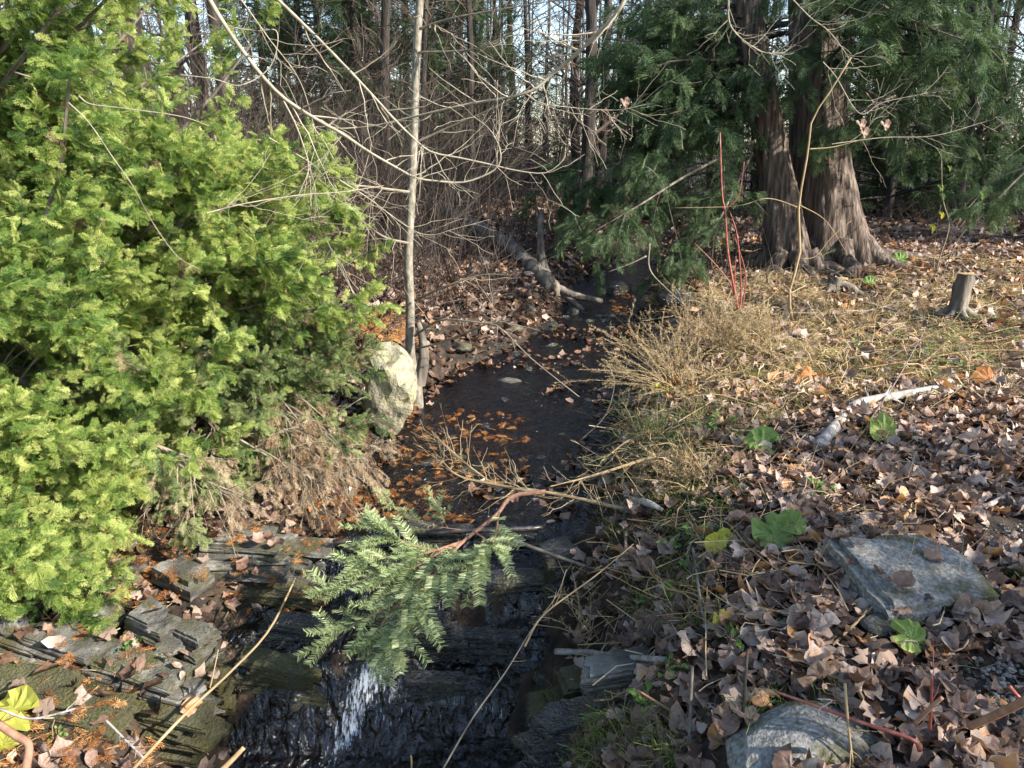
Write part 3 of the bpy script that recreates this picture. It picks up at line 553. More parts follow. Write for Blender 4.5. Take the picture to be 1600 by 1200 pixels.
# ------------------------------------------------------------------ cedar trees on the right
def flare_trunk(mb, pts, rad, sides=120, flute=.06, seed=0, tint=.5):
    P = cat(pts, 90); K = len(P); T = nrm(np.gradient(P, axis=0)); A = nrm(np.cross(T, [0, 1., 0])); B = np.cross(T, A); th = np.arange(sides) / sides * 2 * np.pi; s = np.linspace(0, 1, K)
    R = np.interp(s, np.linspace(0, 1, len(rad)), rad)
    rip = 1 + flute * (np.cos(5 * th + seed)[None] * (np.exp(-s * 9) * 3 + .35)[:, None] + .35 * np.cos(11 * th + 2 + 6 * s[:, None])) + -.10 * np.abs(vnoise(th[None] * 9 + 1.2 * np.sin(5 * s[:, None] + seed) + 0 * s[:, None], s[:, None] * 14 + 0 * th[None], 1, seed)) - .06 * np.abs(vnoise(th[None] * 22 + 1.0 * np.sin(9 * s[:, None]), s[:, None] * 40 + 0 * th[None], 1, seed + 3)) + .006 * rng.standard_normal((K, sides))
    V = P[:, None] + (R[:, None] * rip)[:, :, None] * (A[:, None] * np.cos(th)[None, :, None] + B[:, None] * np.sin(th)[None, :, None])
    i = (np.arange(K - 1)[:, None] * sides); j = np.arange(sides)[None]; j2 = (j + 1) % sides
    mb.add(V, np.stack([i + j, i + j2, i + sides + j2, i + sides + j], -1).reshape(-1, 4), tint)
YT = ground(1300, 405)[1]
def bigtree(label, pts, rad, seed, nb, L, azr, t=(.15, .55), Yo=0, ppr=9, up=-.15, extra=None, l2=.75, tint=.5):
    W0 = [at(*q) for q in pts]; base = W0[0].copy(); base[2] = float(H(base[0], base[1])) - .05; W0[0] = base
    o = thing('cedar_tree', label, 'tree', base); mb = MB(); flare_trunk(mb, W0, rad, seed=seed); mb.build('trunk', M['cedarbark'], o, smooth=True)
    mb = MB()
    for k in range(7):
        a = k / 7 * 6.28 + seed; d = np.array([math.cos(a), math.sin(a)]); q = [base + np.append(d * rad[0] * .7, .28), base + np.append(d * rad[0] * 1.15, .10)]
        for m_, dz in ((1.6, .03), (2.2, -.01), (3.0, -.06)):
            e = base[:2] + d * rad[0] * m_ + rng.normal(0, .05, 2); q.append(onz(e[0], e[1], dz))
        tubes(mb, cat(q, 12), np.linspace(.13, .03, 12), 8, wob=.05)
    mb.build('roots', M['cedarbark'], o, smooth=True)
    P = cat(W0, 40); tt = rng.uniform(t[0], t[1], nb); p0, _ = sample(np.repeat(P[None], nb, 0), tt); az = np.radians(rng.uniform(azr[0], azr[1], nb))
    d = np.stack([np.cos(az), np.sin(az), rng.uniform(-.1, .35, nb)], 1); l = (L * rng.uniform(.5, 1, nb))[:, None, None]; s = np.linspace(0, 1, 9)[None, :, None]
    B = p0[:, None] + d[:, None] * l * s + np.array([0, 0, 1.]) * (-.33 * l * s ** 2 + .10 * l * s ** 4) + np.cumsum(rng.normal(0, .02, (nb, 9, 3)), 1); BR = np.linspace(.03, .006, 9)[None].repeat(nb, 0)
    C, CR = grow(B, BR, 11, l2, (30, 65), -.25, .05, 5, (.2, 1), .5, .35, flat=.6)
    mb = MB(); tubes(mb, B, BR, 5); tubes(mb, C, CR, 3); mb.build('branches', M['bark_dark'], o)
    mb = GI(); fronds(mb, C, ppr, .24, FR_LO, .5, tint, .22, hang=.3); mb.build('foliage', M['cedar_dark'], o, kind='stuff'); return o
bigtree('massive cedar with flared fluted trunk, thickest of the right hand group', [(1302, 400, YT), (1296, 320, YT), (1290, 250, YT), (1286, 150, YT), (1282, 50, YT), (1275, -150, YT), (1270, -500, YT)], [.52, .37, .31, .28, .25, .22, .2, .15], 1, 24, 2.4, (-120, 60), (.54, .9))
bigtree('leaning cedar with reddish trunk just left of the thickest one', [(1232, 412, YT - .5), (1222, 330, YT - .4), (1208, 250, YT - .3), (1190, 150, YT - .3), (1172, 50, YT - .3), (1150, -150, YT - .3), (1130, -500, YT)], [.31, .235, .205, .19, .175, .16, .14, .1], 3, 24, 1.9, (140, 225), (.42, .75))
bigtree('slimmer dark cedar trunk squeezed behind the two big ones', [(1256, 395, YT + .8), (1254, 320, YT + .8), (1252, 250, YT + .8), (1252, 150, YT + .8), (1250, 0, YT + .8), (1248, -200, YT + .8), (1245, -500, YT + .8)], [.3, .2, .17, .16, .15, .12, .1], 5, 10, 2.5, (60, 200), (.5, .8))
# hanging boughs nearer the stream
def bough(label, pts, n, l1, per, size=.2, tint=.5, mt='cedar_dark', r0=.02, n2=6, protos=None):
    P = pxcurve(pts, 14); R = np.linspace(r0, .004, 14); o = thing('cedar_bough', label, 'bough', P[0]); B, BR = grow(P, R, max(6, int(n * .62)), l1, (35, 65), -.3, .05, 6, (.12, 1), .5, .3, flat=.6); C, CR = grow(B, BR, n2, l1 * .45, (25, 55), -.3, .05, 4, (.2, 1), .5, .2, flat=.5)
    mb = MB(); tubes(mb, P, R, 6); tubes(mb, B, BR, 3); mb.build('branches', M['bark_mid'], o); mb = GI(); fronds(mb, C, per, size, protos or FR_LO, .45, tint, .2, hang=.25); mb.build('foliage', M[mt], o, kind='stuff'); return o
bough('long dark cedar bough sweeping low over the upper stream', [(1190, 120, 10.8), (1080, 180, 10.2), (960, 260, 9.8), (870, 310, 9.6)], 30, .9, 7)
bough('drooping cedar bough ending above the water with lit tips', [(1180, 220, 9.5), (1080, 270, 8.8), (1000, 320, 8.3), (930, 360, 8)], 24, .9, 7, .18, .6)
bough('upper cedar bough against the blue gap of sky', [(1190, -60, 10.5), (1110, 0, 10.3), (1040, 50, 10.2), (985, 110, 10)], 24, .8, 7, .2, .55)
bough('cedar bough hanging beside the red stems', [(1175, 240, 9.5), (1150, 290, 8.9), (1120, 350, 8.5), (1080, 400, 8.3)], 20, .6, 7, .16, .6)
bough('cedar bough over the dark hollow right of the trunks', [(1320, 120, 9.5), (1400, 170, 9), (1480, 220, 8.6), (1570, 260, 8.4)], 24, .8, 6, .18, .5)
bough('high cedar bough across the upper right corner', [(1300, -40, 9), (1400, 20, 8.6), (1500, 60, 8.4), (1620, 90, 8)], 26, 1.0, 7, .2, .5)
bough('cedar bough hanging between the two trunk tops', [(1300, -80, 9.8), (1260, -10, 9.4), (1240, 60, 9.2), (1225, 130, 9)], 20, .6, 6, .16, .6)
bough('small cedar bough crossing the massive trunk at mid height', [(1400, 150, 9.6), (1350, 170, 9.2), (1310, 185, 9), (1275, 200, 8.9)], 18, .5, 6, .15, .65)
bough('pale lit cedar spray at the right edge', [(1700, 180, 6.8), (1650, 230, 6.6), (1600, 270, 6.5), (1560, 310, 6.4)], 14, .4, 6, .13, .8)

# ------------------------------------------------------------------ background woods
def bare_proto(seed, h=9, tr=.11, dense=1.0, matn='bark_mid'):
    global rng
    rng = np.random.default_rng(seed); o = thing('bare_tree', 'x', 'tree', (0, 0, 0)); s = np.linspace(0, 1, 10)[:, None]
    P = np.array([0, 0, h]) * s + np.cumsum(rng.normal(0, .05, (10, 3)), 0) * [1, 1, 0] + np.array([0, 0, -.15]) * (1 - s); R = np.linspace(tr, tr * .3, 10)
    mb = MB(); tubes(mb, P, R, 9, wob=.04); mb.build('trunk', M[matn], o, smooth=True)
    B, BR = grow(P, R, int(30 * dense), 2.3, (45, 85), .2, .12, 7, (.07, .95), .3, .4); C, CR = grow(B, BR, 7, .95, (30, 60), .1, .12, 5, (.15, 1), .5, .4); D, DR = grow(C, CR, 3, .45, (25, 55), .1, .1, 4, (.2, 1), .6, .3)
    BR = np.maximum(BR, .004); CR = np.maximum(CR, .003); DR = np.maximum(DR, .0025)
    mb = MB(); tubes(mb, B, BR, 4, .5); tubes(mb, C, CR, 3, .6); tubes(mb, D, DR, 3, .7); mb.build('branches', M['brush'], o); return o
def conifer_proto(seed, h=8, r=1.7, mfol='cedar_dark', tint=.45):
    global rng
    rng = np.random.default_rng(seed); return cedar('conifer_tree', 'x', (0, 0, 0), h, 90, r, 6, .8, 5, .34, FR_XL + FR_LO[:1], mfol, .12, -.05, tint, .4, .6, (.04, 1), ang=(70, 95), r1=.25, bark='bark_dark')
bare = [bare_proto(201, 9, .085, 1, 'bark_dark'), bare_proto(202, 8, .055, 1, 'bark_dark'), bare_proto(203, 10, .125, .8, 'bark_dark'), bare_proto(204, 7, .035, .9)]
con = [conifer_proto(301), conifer_proto(302, 7, 2.0, tint=.6)]
rng = np.random.default_rng(5)
def place(proto, px, Y, sc, label, group=None):
    d = ray(px, 300); x = d[0] / d[1] * Y; return copy_tree(proto, onz(x, Y), random.uniform(0, 6.28), sc, label, group)
explicit = [(262, 11, 0, 1.0, 'dark straight trunk rising just behind the left cedar'), (292, 13, 2, .9, 'thick nearly black trunk right of the left cedar top'), (330, 15, 2, 1, 'dark trunk in shade between two black trunks'), (374, 13, 0, 1.2, 'dark bare tree standing well left of the grey sapling'),
            (603, 13, 2, .8, 'brown trunk just left of the grey sapling'), (540, 17, 1, 1.3, 'thin grey tree far behind left of the sapling'), (690, 19, 1, 1.3, 'slim dark trunk right behind the grey sapling'), (735, 15, 0, .9, 'straight dark trunk in the centre right of the sapling'), (748, 21, 0, 1.2, 'dark trunk beside the central straight one'),
            (800, 24, 1, 1.5, 'slim trunk before the blue gap in the trees'), (832, 22, 1, 1.3, 'slender bare tree in the blue gap'), (912, 14.5, 2, 1.0, 'thick dark trunk behind the low cedar boughs'), (935, 15.5, 0, 1.1, 'second dark trunk behind the low cedar boughs'), (1060, 18, 1, 1.6, 'thin trunk against sky left of the leaning cedar'),
            (1110, 20, 1, 1.5, 'thin trunk just left of the leaning cedar'), (1395, 16, 0, 1.3, 'dark trunk right of the massive cedar'), (1500, 15, 2, .9, 'dark trunk in front of sky at upper right'), (1545, 19, 0, 1.2, 'far trunk at right between sky patches'), (1590, 17, 0, 1.0, 'dark trunk at the right edge'),
            (100, 16, 1, 1.3, 'pale slim trunk seen through the left cedar top'), (20, 14, 1, 1.2, 'bare tree at the far left edge'), (180, 18, 0, 1, 'dark bare tree behind the left cedar')]
for px, Y, k, sc, lb in explicit: place(bare[k], px, Y, sc, lb)
for k in range(64):
    Y = rng.uniform(15, 34); px = rng.uniform(-150, 1750); w_ = 'left of the grey sapling' if px < 640 else ('between the sapling and the cedar trunks' if px < 1180 else 'beyond and right of the cedar trunks'); f_ = 'nearer' if Y < 23 else 'far off'; place(bare[int(rng.integers(0, 4))], px, Y, rng.uniform(.8, 1.3), f'{f_} slim leafless tree in the back woods {w_}', f'{f_} leafless trees {w_}')
for px, Y, k, sc, lb in [(960, 17, 0, .55, 'dark conifer behind the low cedar boughs'), (850, 22, 1, .5, 'green conifer below the blue gap'), (480, 19, 1, 1, 'conifer far left of the sapling'), (560, 21, 0, 1, 'conifer in shade behind the sapling'), (720, 26, 0, .9, 'distant conifer in the centre'), (1060, 16, 1, .8, 'conifer left of the leaning cedar'), (1390, 15, 0, .9, 'dark conifer right of the massive cedar'), (1480, 17.5, 1, .62, 'dark conifer at the right behind the hollow'), (1330, 18, 1, 1, 'conifer directly behind the massive cedar'), (1650, 15.5, 0, .6, 'dark conifer at the right edge'), (1180, 19, 0, 1, 'dark conifer behind the leaning cedar'), (430, 26, 0, 1.2, 'tall far conifer at left'), (520, 17, 1, .9, 'dark green conifer behind the tangle left of the sapling'), (590, 16, 0, .75, 'conifer close behind the sapling on its left'), (700, 18, 1, .85, 'conifer close behind the sapling on its right'), (765, 19, 0, .6, 'small conifer under the blue gap'), (640, 30, 1, 1.2, 'far conifer behind the sapling top')]:
    place(con[k], px, Y, sc, lb)
# low hedge of dark conifers right back
for px, Y, sc, lb in [(1370, 16.5, .33, 'low dark conifer bush right of the massive cedar'), (1450, 16, .36, 'low dark conifer bush in the hollow at right'), (1530, 16, .35, 'low dark conifer bush under the right edge trees'), (1610, 15.5, .36, 'low dark conifer bush at the right edge')]:
    place(con[1], px, Y, sc, lb)
# unseen conifers added outside the frame to shade the near bank and right hollow
for x, y, sc, lb in [(4.5, 1.1, .40, 'dense young conifer added for shade just outside the right edge'), (4.8, -.3, .42, 'dense young conifer added for shade beside the camera on the right'), (4.9, 2.2, .36, 'dense young conifer added for shade outside the right edge by the bank'), (5.4, -1.6, .45, 'dense young conifer added for shade behind the camera on the right'), (5.0, .4, .42, 'dense young conifer added for shade between two others on the right'), (10.0, 11.2, .75, 'broad unseen conifer added outside the right edge to shade the hollow'), (12.5, 12.5, .9, 'taller unseen conifer added to shade the hollow, behind the broad one'), (11.2, 9.4, .7, 'unseen conifer added to shade the hollow, nearer the camera')]:
    copy_tree(con[int(rng.integers(0, 2))], onz(x, y), random.uniform(0, 6), sc, lb)
for r_ in bare + con:
    for ch in list(r_.children): bpy.data.objects.remove(ch)
    bpy.data.objects.remove(r_)
# far wood as one mass
mb = MB(); n = 230; Yf = rndu(n, 34, 70); xf = Yf * rndu(n, -.85, .85); hh = rndu(n, 7, 13); s = np.linspace(0, 1, 6)[None, :, None]
zb = H(xf, Yf); P = np.stack([xf, Yf, zb], 1)[:, None] + np.stack([0 * hh, 0 * hh, hh], 1)[:, None] * s + np.cumsum(rng.normal(0, .12, (n, 6, 3)), 1); R = (rndu(n, .04, .14))[:, None] * np.linspace(1, .4, 6)[None]
tubes(mb, P, R, 5, .4); B, BR = grow(P, R, 11, 3.0, (40, 80), .25, .12, 5, (.03, .9), .3, .3); tubes(mb, B, np.maximum(BR, .012), 3, .5); C, CR = grow(B, BR, 3, 1.3, (30, 60), .1, .12, 3, (.2, 1), .7, .3); tubes(mb, C, np.maximum(CR, .009), 3, .7)
mb.build('far_woodland', M['brush'], kind='stuff')
# undergrowth
def brush(name, n, xr_, yr, h, matn, lean=.35, r=.004, sub=3, seed=0, tint=.5, cond=None):
    x = rndu(n, *xr_); y = rndu(n, *yr)
    if cond is not None: k = cond(x, y); x, y = x[k], y[k]; n = len(x)
    base = np.stack([x, y, H(x, y) - .02], 1); d = np.stack([rng.normal(0, lean, n), rng.normal(0, lean, n), np.ones(n)], 1); hh = rndu(n, .4, 1) * h; s = np.linspace(0, 1, 6)[None, :, None]
    P = base[:, None] + d[:, None] * hh[:, None, None] * s + np.cumsum(rng.normal(0, .03, (n, 6, 3)), 1) * s; R = (rndu(n, .6, 1.3) * r)[:, None] * np.linspace(1, .4, 6)[None]
    mb = MB(); tubes(mb, P, R, 3, np.clip(tint + rng.normal(0, .2, n), 0, 1))
    B, BR = grow(P, R, sub, h * .45, (25, 60), .2, .1, 4, (.3, 1), .7, .3); tubes(mb, B, BR, 3, tint); mb.build(name, M[matn], kind='stuff')
outch = lambda x, y: (x < np.interp(y, EY, EL) - .3) | (x > np.interp(y, EY, ER) + .3)
brush('undergrowth', 1500, (-9, 3.2), (8.5, 17), 1.1, 'brush', seed=1, cond=outch, r=.005)
brush('undergrowth', 1500, (-14, 14), (16, 28), 3.0, 'brush', r=.009)
brush('undergrowth', 1000, (-7.5, -.4), (7.2, 14), 2.3, 'brush', r=.005, sub=6, cond=outch, lean=.5)
brush('undergrowth', 420, (-4.5, 1.2), (5.6, 9), .7, 'brush', r=.0035, sub=4, cond=outch, lean=1.0)
brush('undergrowth', 200, (-2.6, 1.0), (5.4, 8), 1.2, 'brush', r=.004, sub=6, cond=outch, lean=.6)
brush('undergrowth', 500, (4.5, 12), (12.5, 17), .6, 'brush', lean=.9)
brush('dry_stalks', 260, (.6, 3.4), (5.2, 8.6), .35, 'tan', lean=.9, r=.0025, cond=outch, tint=.6)
brush('dry_stalks', 420, (1.2, 5.5), (3.6, 9), .22, 'tan', lean=1.6, r=.002, cond=outch, tint=.6)
brush('dry_stalks', 200, (.5, 1.8), (2.2, 4.5), .22, 'tan', lean=1.2, r=.0016, cond=outch, tint=.4)

# ------------------------------------------------------------------ grey sapling and bare overhanging branches
P = pxcurve([(650, 592, 5.55), (641, 550, 5.55), (641, 483, 5.55), (638, 400, 5.55), (643, 300, 5.55), (646, 220, 5.55), (649, 133, 5.55), (652, 60, 5.55), (657, -20, 5.55), (662, -200, 5.55)], 50); P[0, 2] = H(P[0, 0], P[0, 1]) - .03
o = thing('grey_sapling', 'slender grey sapling standing on the left bank beside the boulder', 'tree', P[0])
R = np.interp(np.linspace(0, 1, 50), [0, .06, .3, 1], [.055, .036, .032, .024]); mb = MB(); tubes(mb, P, R, 14, wob=.015); mb.build('trunk', M['sapbark'], o, smooth=True)
Q = pxcurve([(655, 600, 5.4), (662, 560, 5.4), (660, 530, 5.45), (654, 505, 5.5)], 10); mb = MB(); tubes(mb, Q, np.linspace(.05, .02, 10), 10, wob=.04); mb.build('side_root', M['bark_mid'], o, smooth=True)
mb = MB()
for pts in ([(645, 225, 5.55), (700, 200, 5.5), (790, 160, 5.3), (866, 110, 5.2)], [(650, 82, 5.55), (733, 78, 5.3), (783, 60, 5.2), (883, 0, 5)], [(656, 45, 5.5), (693, 32, 5.4), (733, 23, 5.3), (883, -2, 5)], [(638, 380, 5.5), (600, 370, 5.3), (560, 340, 5.1)], [(640, 300, 5.5), (560, 290, 5.2), (430, 280, 5)],
            [(648, 525, 5.5), (690, 500, 5.3), (760, 505, 5.1), (798, 500, 5.05)], [(648, 470, 5.5), (690, 450, 5.3), (750, 430, 5.2), (800, 430, 5.1)]):
    q = pxcurve(pts, 14); tubes(mb, q, np.linspace(.010, .003, 14), 6); B, BR = grow(q, np.linspace(.008, .003, 14), 9, .5, (30, 70), -.15, .12, 7, (.1, 1), .5, .2); tubes(mb, B, BR, 4)
mb.build('branches', M['twig'], o)
arcs = {
 'long grey limb curving from the top right down to the sapling': ([(983, -20, 4.2), (966, 17, 4.2), (916, 70, 4.3), (866, 113, 4.4), (823, 145, 4.4), (730, 163, 4.5), (656, 180, 4.6), (583, 197, 4.7), (533, 201, 4.8)], .013, .005),
 'pale bare limb falling from the top left towards the sapling': ([(310, -30, 3.9), (350, 37, 3.9), (400, 107, 3.9), (443, 153, 4), (500, 190, 4), (533, 208, 4), (576, 237, 4.05), (616, 260, 4.1), (650, 278, 4.1), (683, 283, 4.1), (723, 285, 4.1), (760, 273, 4.1), (780, 257, 4.1), (781, 233, 4.1), (766, 203, 4.15), (740, 182, 4.2)], .012, .0025),
 'pale bare limb from the top passing in front of the sapling': ([(425, -10, 4.1), (466, 30, 4.1), (500, 63, 4.1), (533, 97, 4.1), (583, 150, 4.1), (613, 183, 4.1), (643, 213, 4.1), (673, 237, 4.1), (720, 247, 4.1), (766, 257, 4.1), (810, 267, 4.1), (853, 270, 4.1), (880, 250, 4.1), (883, 237, 4.1)], .010, .002),
 'thin twig hanging in a long curve left of the sapling': ([(443, 157, 4), (467, 207, 4), (490, 283, 4), (497, 333, 4.05), (520, 393, 4.1), (560, 420, 4.2)], .005, .0015),
 'looped twig left of the sapling below the limbs': ([(533, 213, 4), (500, 253, 4), (480, 287, 4), (450, 290, 4), (423, 277, 4)], .004, .0015),
 'curled twig in front of the black trunks': ([(283, 117, 3.8), (333, 123, 3.8), (377, 133, 3.85), (423, 103, 3.9), (433, 50, 3.9), (400, 48, 3.9), (350, 38, 3.9), (300, 5, 3.9)], .003, .003),
 'pale twig lying across the upper part of the left cedar': ([(123, 150, 2.6), (143, 163, 2.6), (200, 170, 2.6), (283, 182, 2.65), (327, 197, 2.7)], .0025, .0015),
 'thin brown twig slanting down the front of the left cedar': ([(107, 160, 2.6), (140, 193, 2.6), (177, 247, 2.6), (207, 290, 2.6), (240, 350, 2.7), (277, 400, 2.7), (310, 420, 2.8)], .0022, .001),
 'pale twig running right from the cedar edge': ([(323, 333, 3.5), (383, 318, 3.6), (467, 305, 3.7), (533, 300, 3.8), (600, 290, 4)], .004, .0015),
 'twig crossing the sapling near its lower third': ([(420, 215, 4), (533, 283, 4.3), (576, 310, 4.4), (616, 340, 4.5), (650, 362, 4.6), (676, 367, 4.6), (703, 360, 4.6)], .005, .0015),
 'level twig right of the sapling in front of the conifers': ([(820, 145, 4.4), (843, 160, 4.4), (883, 167, 4.4), (960, 172, 4.4), (1010, 163, 4.4)], .004, .0015),
 'fine arching twig from the top left corner limbs': ([(370, -10, 4), (420, 60, 4), (470, 130, 4.1), (500, 230, 4.2), (540, 330, 4.3)], .004, .0015),
 'thin branch reaching from top right to the cedar trunks': ([(1230, -10, 6), (1266, 27, 6), (1293, 47, 6), (1316, 75, 6), (1333, 103, 6)], .006, .002),
 'forked grey branch in front of the leaning cedar': ([(1138, -10, 6.5), (1143, 43, 6.5), (1189, 80, 6.5), (1226, 82, 6.5)], .009, .003),
 'thin branch slanting in front of the massive cedar': ([(1286, 97, 6), (1306, 120, 6), (1343, 177, 6), (1380, 160, 6), (1450, 145, 6)], .005, .002),
 'fine branch level below the right hand cedar bough': ([(1300, 225, 6), (1380, 215, 6), (1460, 212, 6), (1540, 190, 6)], .004, .002)}
for lb, (pts, r0, r1) in arcs.items():
    q = pxcurve(pts, 40); o = thing('bare_branch', lb, 'branch', q[0]); mb = MB(); tubes(mb, q, np.linspace(r0, r1, 40) * .85, 7, .7, wob=.07); mb.build('limb', M['twig'], o, smooth=True)
    if r0 > .0035:
        B, BR = grow(q, np.linspace(r0, r1, 40), int(6 + r0 * 1500), .45, (25, 65), rng.uniform(-.1, .35), .08, 9, (.08, 1), .42, .3); B2, BR2 = grow(B, BR, 2, .2, (25, 60), -.1, .12, 5, (.2, 1), .7, .3)
        mb = MB(); tubes(mb, B, np.maximum(BR, .0011), 4, .75); tubes(mb, B2, np.maximum(BR2, .0009), 3, .75); mb.build('side_twigs', M['twig'], o, kind='stuff')

# ------------------------------------------------------------------ leaning log with roots
bl = ground(868, 462); o = thing('fallen_tree', 'dead grey leaning trunk with exposed roots on the far left shore', 'fallen tree', bl); Yl = bl[1]
P = pxcurve([(868, 462, Yl), (855, 440, Yl), (825, 410, Yl + .3), (790, 380, Yl + .8), (740, 350, Yl + 1.4), (700, 332, Yl + 2), (655, 320, Yl + 2.7)], 30); mb = MB(); tubes(mb, P, np.linspace(.11, .06, 30), 12, wob=.03, cap=True); mb.build('trunk', M['bark_mid'], o, smooth=True)
for pts, a, b in (([(858, 440, Yl), (835, 468, Yl - .1), (800, 478, Yl - .1), (772, 479, Yl)], .055, .03), ([(870, 445, Yl), (850, 460, Yl), (800, 462, Yl + .1), (765, 455, Yl + .3)], .05, .03), ([(868, 450, Yl), (900, 462, Yl - .1), (940, 470, Yl)], .06, .03), ([(862, 430, Yl), (845, 470, Yl - .2), (820, 485, Yl - .2), (790, 484, Yl - .2)], .04, .02),
                  ([(845, 330, Yl + .6), (845, 380, Yl + .4), (850, 420, Yl + .2), (868, 462, Yl)], .035, .07), ([(875, 455, Yl), (905, 480, Yl - .2), (915, 488, Yl - .2)], .04, .02)):
    mb = MB(); tubes(mb, pxcurve(pts, 14), np.linspace(a, b, 14), 9, wob=.04, cap=True); mb.build('root', M['bark_mid'], o, smooth=True)

# ------------------------------------------------------------------ small plants on the banks
def stems(name, label, cat_, curves, matn, sub=0, subl=.2, group=None, leaf=None, part='stem', n=16):
    first = at(*curves[0][0][0]); o = thing(name, label, cat_, first, group)
    for pts, a, b in curves:
        q = pxcurve(pts, n); mb = MB(); tubes(mb, q, np.linspace(a, b, n), 7, .5, cap=True, wob=.02)
        if sub: B, BR = grow(q, np.linspace(a, b, n), sub, subl, (25, 60), .1, .08, 6, (.3, 1), .55, .3); tubes(mb, B, BR, 4)
        mb.build(part, M[matn], o, smooth=True)
    return o
yr_ = ground(1152, 490)[1]
stems('red_stem_shrub', 'cluster of red dogwood stems before the cedar trunks', 'shrub', [([(1155, 492, yr_), (1138, 400, yr_), (1133, 333, yr_), (1128, 300, yr_), (1125, 207, yr_)], .012, .006), ([(1133, 327, yr_), (1148, 315, yr_), (1156, 300, yr_), (1163, 253, yr_)], .005, .003), ([(1156, 492, yr_), (1158, 450, yr_), (1152, 370, yr_), (1140, 330, yr_)], .009, .004), ([(1150, 480, yr_), (1142, 445, yr_), (1115, 410, yr_), (1085, 380, yr_)], .008, .003), ([(1152, 488, yr_), (1148, 440, yr_), (1150, 400, yr_)], .008, .003), ([(1158, 490, yr_), (1165, 430, yr_), (1148, 370, yr_)], .007, .003)], 'red')
ys_ = ground(1238, 500)[1]
stems('crooked_sapling', 'thin crooked yellow brown sapling before the massive cedar', 'sapling', [([(1238, 502, ys_), (1233, 457, ys_), (1249, 400, ys_), (1248, 350, ys_), (1249, 313, ys_), (1263, 233, ys_), (1269, 187, ys_), (1299, 140, ys_), (1330, 90, ys_)], .014, .005), ([(1263, 233, ys_), (1300, 230, ys_), (1340, 220, ys_)], .006, .002), ([(1249, 320, ys_), (1290, 345, ys_), (1325, 398, ys_)], .005, .002), ([(1250, 325, ys_), (1200, 310, ys_), (1150, 322, ys_), (1050, 325, ys_)], .005, .002), ([(1252, 405, ys_), (1275, 400, ys_), (1300, 370, ys_), (1330, 345, ys_)], .005, .002)], 'tan')
yl_ = ground(1462, 425)[1]
o = stems('leafy_sapling', 'young forked shoot with a few yellow green leaves at right', 'sapling', [([(1462, 428, yl_), (1469, 400, yl_), (1483, 353, yl_), (1473, 310, yl_), (1471, 243, yl_)], .009, .004), ([(1483, 353, yl_), (1526, 310, yl_), (1559, 260, yl_), (1605, 223, yl_)], .006, .003), ([(1475, 425, yl_), (1500, 370, yl_), (1540, 333, yl_), (1555, 333, yl_)], .006, .002), ([(1459, 425, yl_), (1462, 370, yl_), (1470, 320, yl_)], .005, .002)], 'twig')
for px, py, s_z, k in [(1470, 293, .10, 'green'), (1473, 307, .09, 'green'), (1471, 335, .09, 'yellow'), (1457, 355, .10, 'yellow'), (1535, 303, .12, 'green'), (1462, 240, .06, 'green'), (1484, 262, .07, 'green'), (1500, 341, .06, 'green')]:
    mb = MB(); q = at(px, py, yl_); stamp(mb, LEAF_HI[5], q[None], np.array([[.5, -.3, -.8]]), np.array([[.3, -.9, .3]]), s_z * 1.1, np.array([.5])); mb.build('leaf', M[k], o)
mb = MB()
for px, py in [(1350, 208), (1383, 196), (1345, 195), (976, 160)]:
    q = at(px, py, 6.4 if px > 1000 else 4.4); mb = MB(); stamp(mb, LEAF_HI[0], q[None], np.array([[.3, -.2, -1]]), np.array([[.5, -.9, .2]]), .10 if px > 1000 else .06, np.array([.45])); tag(mb.build('hanging_leaf', M['leaf'], origin=q), {1350: 'brown curled leaf hanging by the massive cedar', 1383: 'broad brown dead leaf hanging right of the massive cedar', 1345: 'small brown leaf above the curled hanging leaf', 976: 'single tan leaf caught on a twig before the conifers'}[px], 'leaf')
# stumps
def stump(label, px, py, h, r, legs, seed, mt='bark_mid'):
    b = ground(px, py); o = thing('tree_stump', label, 'stump', b); mb = MB(); P = b + np.array([0, 0, 1.]) * np.linspace(-.04, h, 8)[:, None]; P += np.linspace(0, 1, 8)[:, None] * [.03 * seed, 0, 0]
    tubes(mb, P, np.interp(np.linspace(0, 1, 8), [0, .3, 1], [r * 1.6, r, r * .95]), 14, wob=.11); mb.build('trunk', M[mt], o, smooth=True)
    mb = MB(); th = np.arange(14) / 14 * 6.283; T = P[-1] + np.stack([np.cos(th) * r * .93, np.sin(th) * r * .93, rng.normal(0, .008, 14)], 1); mb.add(np.concatenate([T, P[-1:] + [[0, 0, .004]]]), np.stack([np.arange(14), (np.arange(14) + 1) % 14, np.full(14, 14)], 1)); mb.build('cut_face', M['cutwood'], o)
    for k in range(legs):
        a = k / legs * 6.28 + .6 + seed; d = np.array([math.cos(a), math.sin(a)]); q = [b + [0, 0, h * .35]] + [onz(b[0] + d[0] * r * m_, b[1] + d[1] * r * m_, dz) for m_, dz in ((1.5, .05), (3, .01), (5, -.03))]
        mb = MB(); tubes(mb, cat(q, 10), np.linspace(r * .6, r * .2, 10), 8, wob=.05); mb.build('root', M[mt], o, smooth=True)
stump('small cut stump with spreading roots on the sunny right bank', 1492, 500, .42, .075, 6, 1)
stump('pale topped small stump behind the dry bush beside the red stems', 1122, 492, .14, .075, 3, 0)
stump('low broken stump base at the left foot of the cedars', 1300, 452, .12, .1, 4, 2)
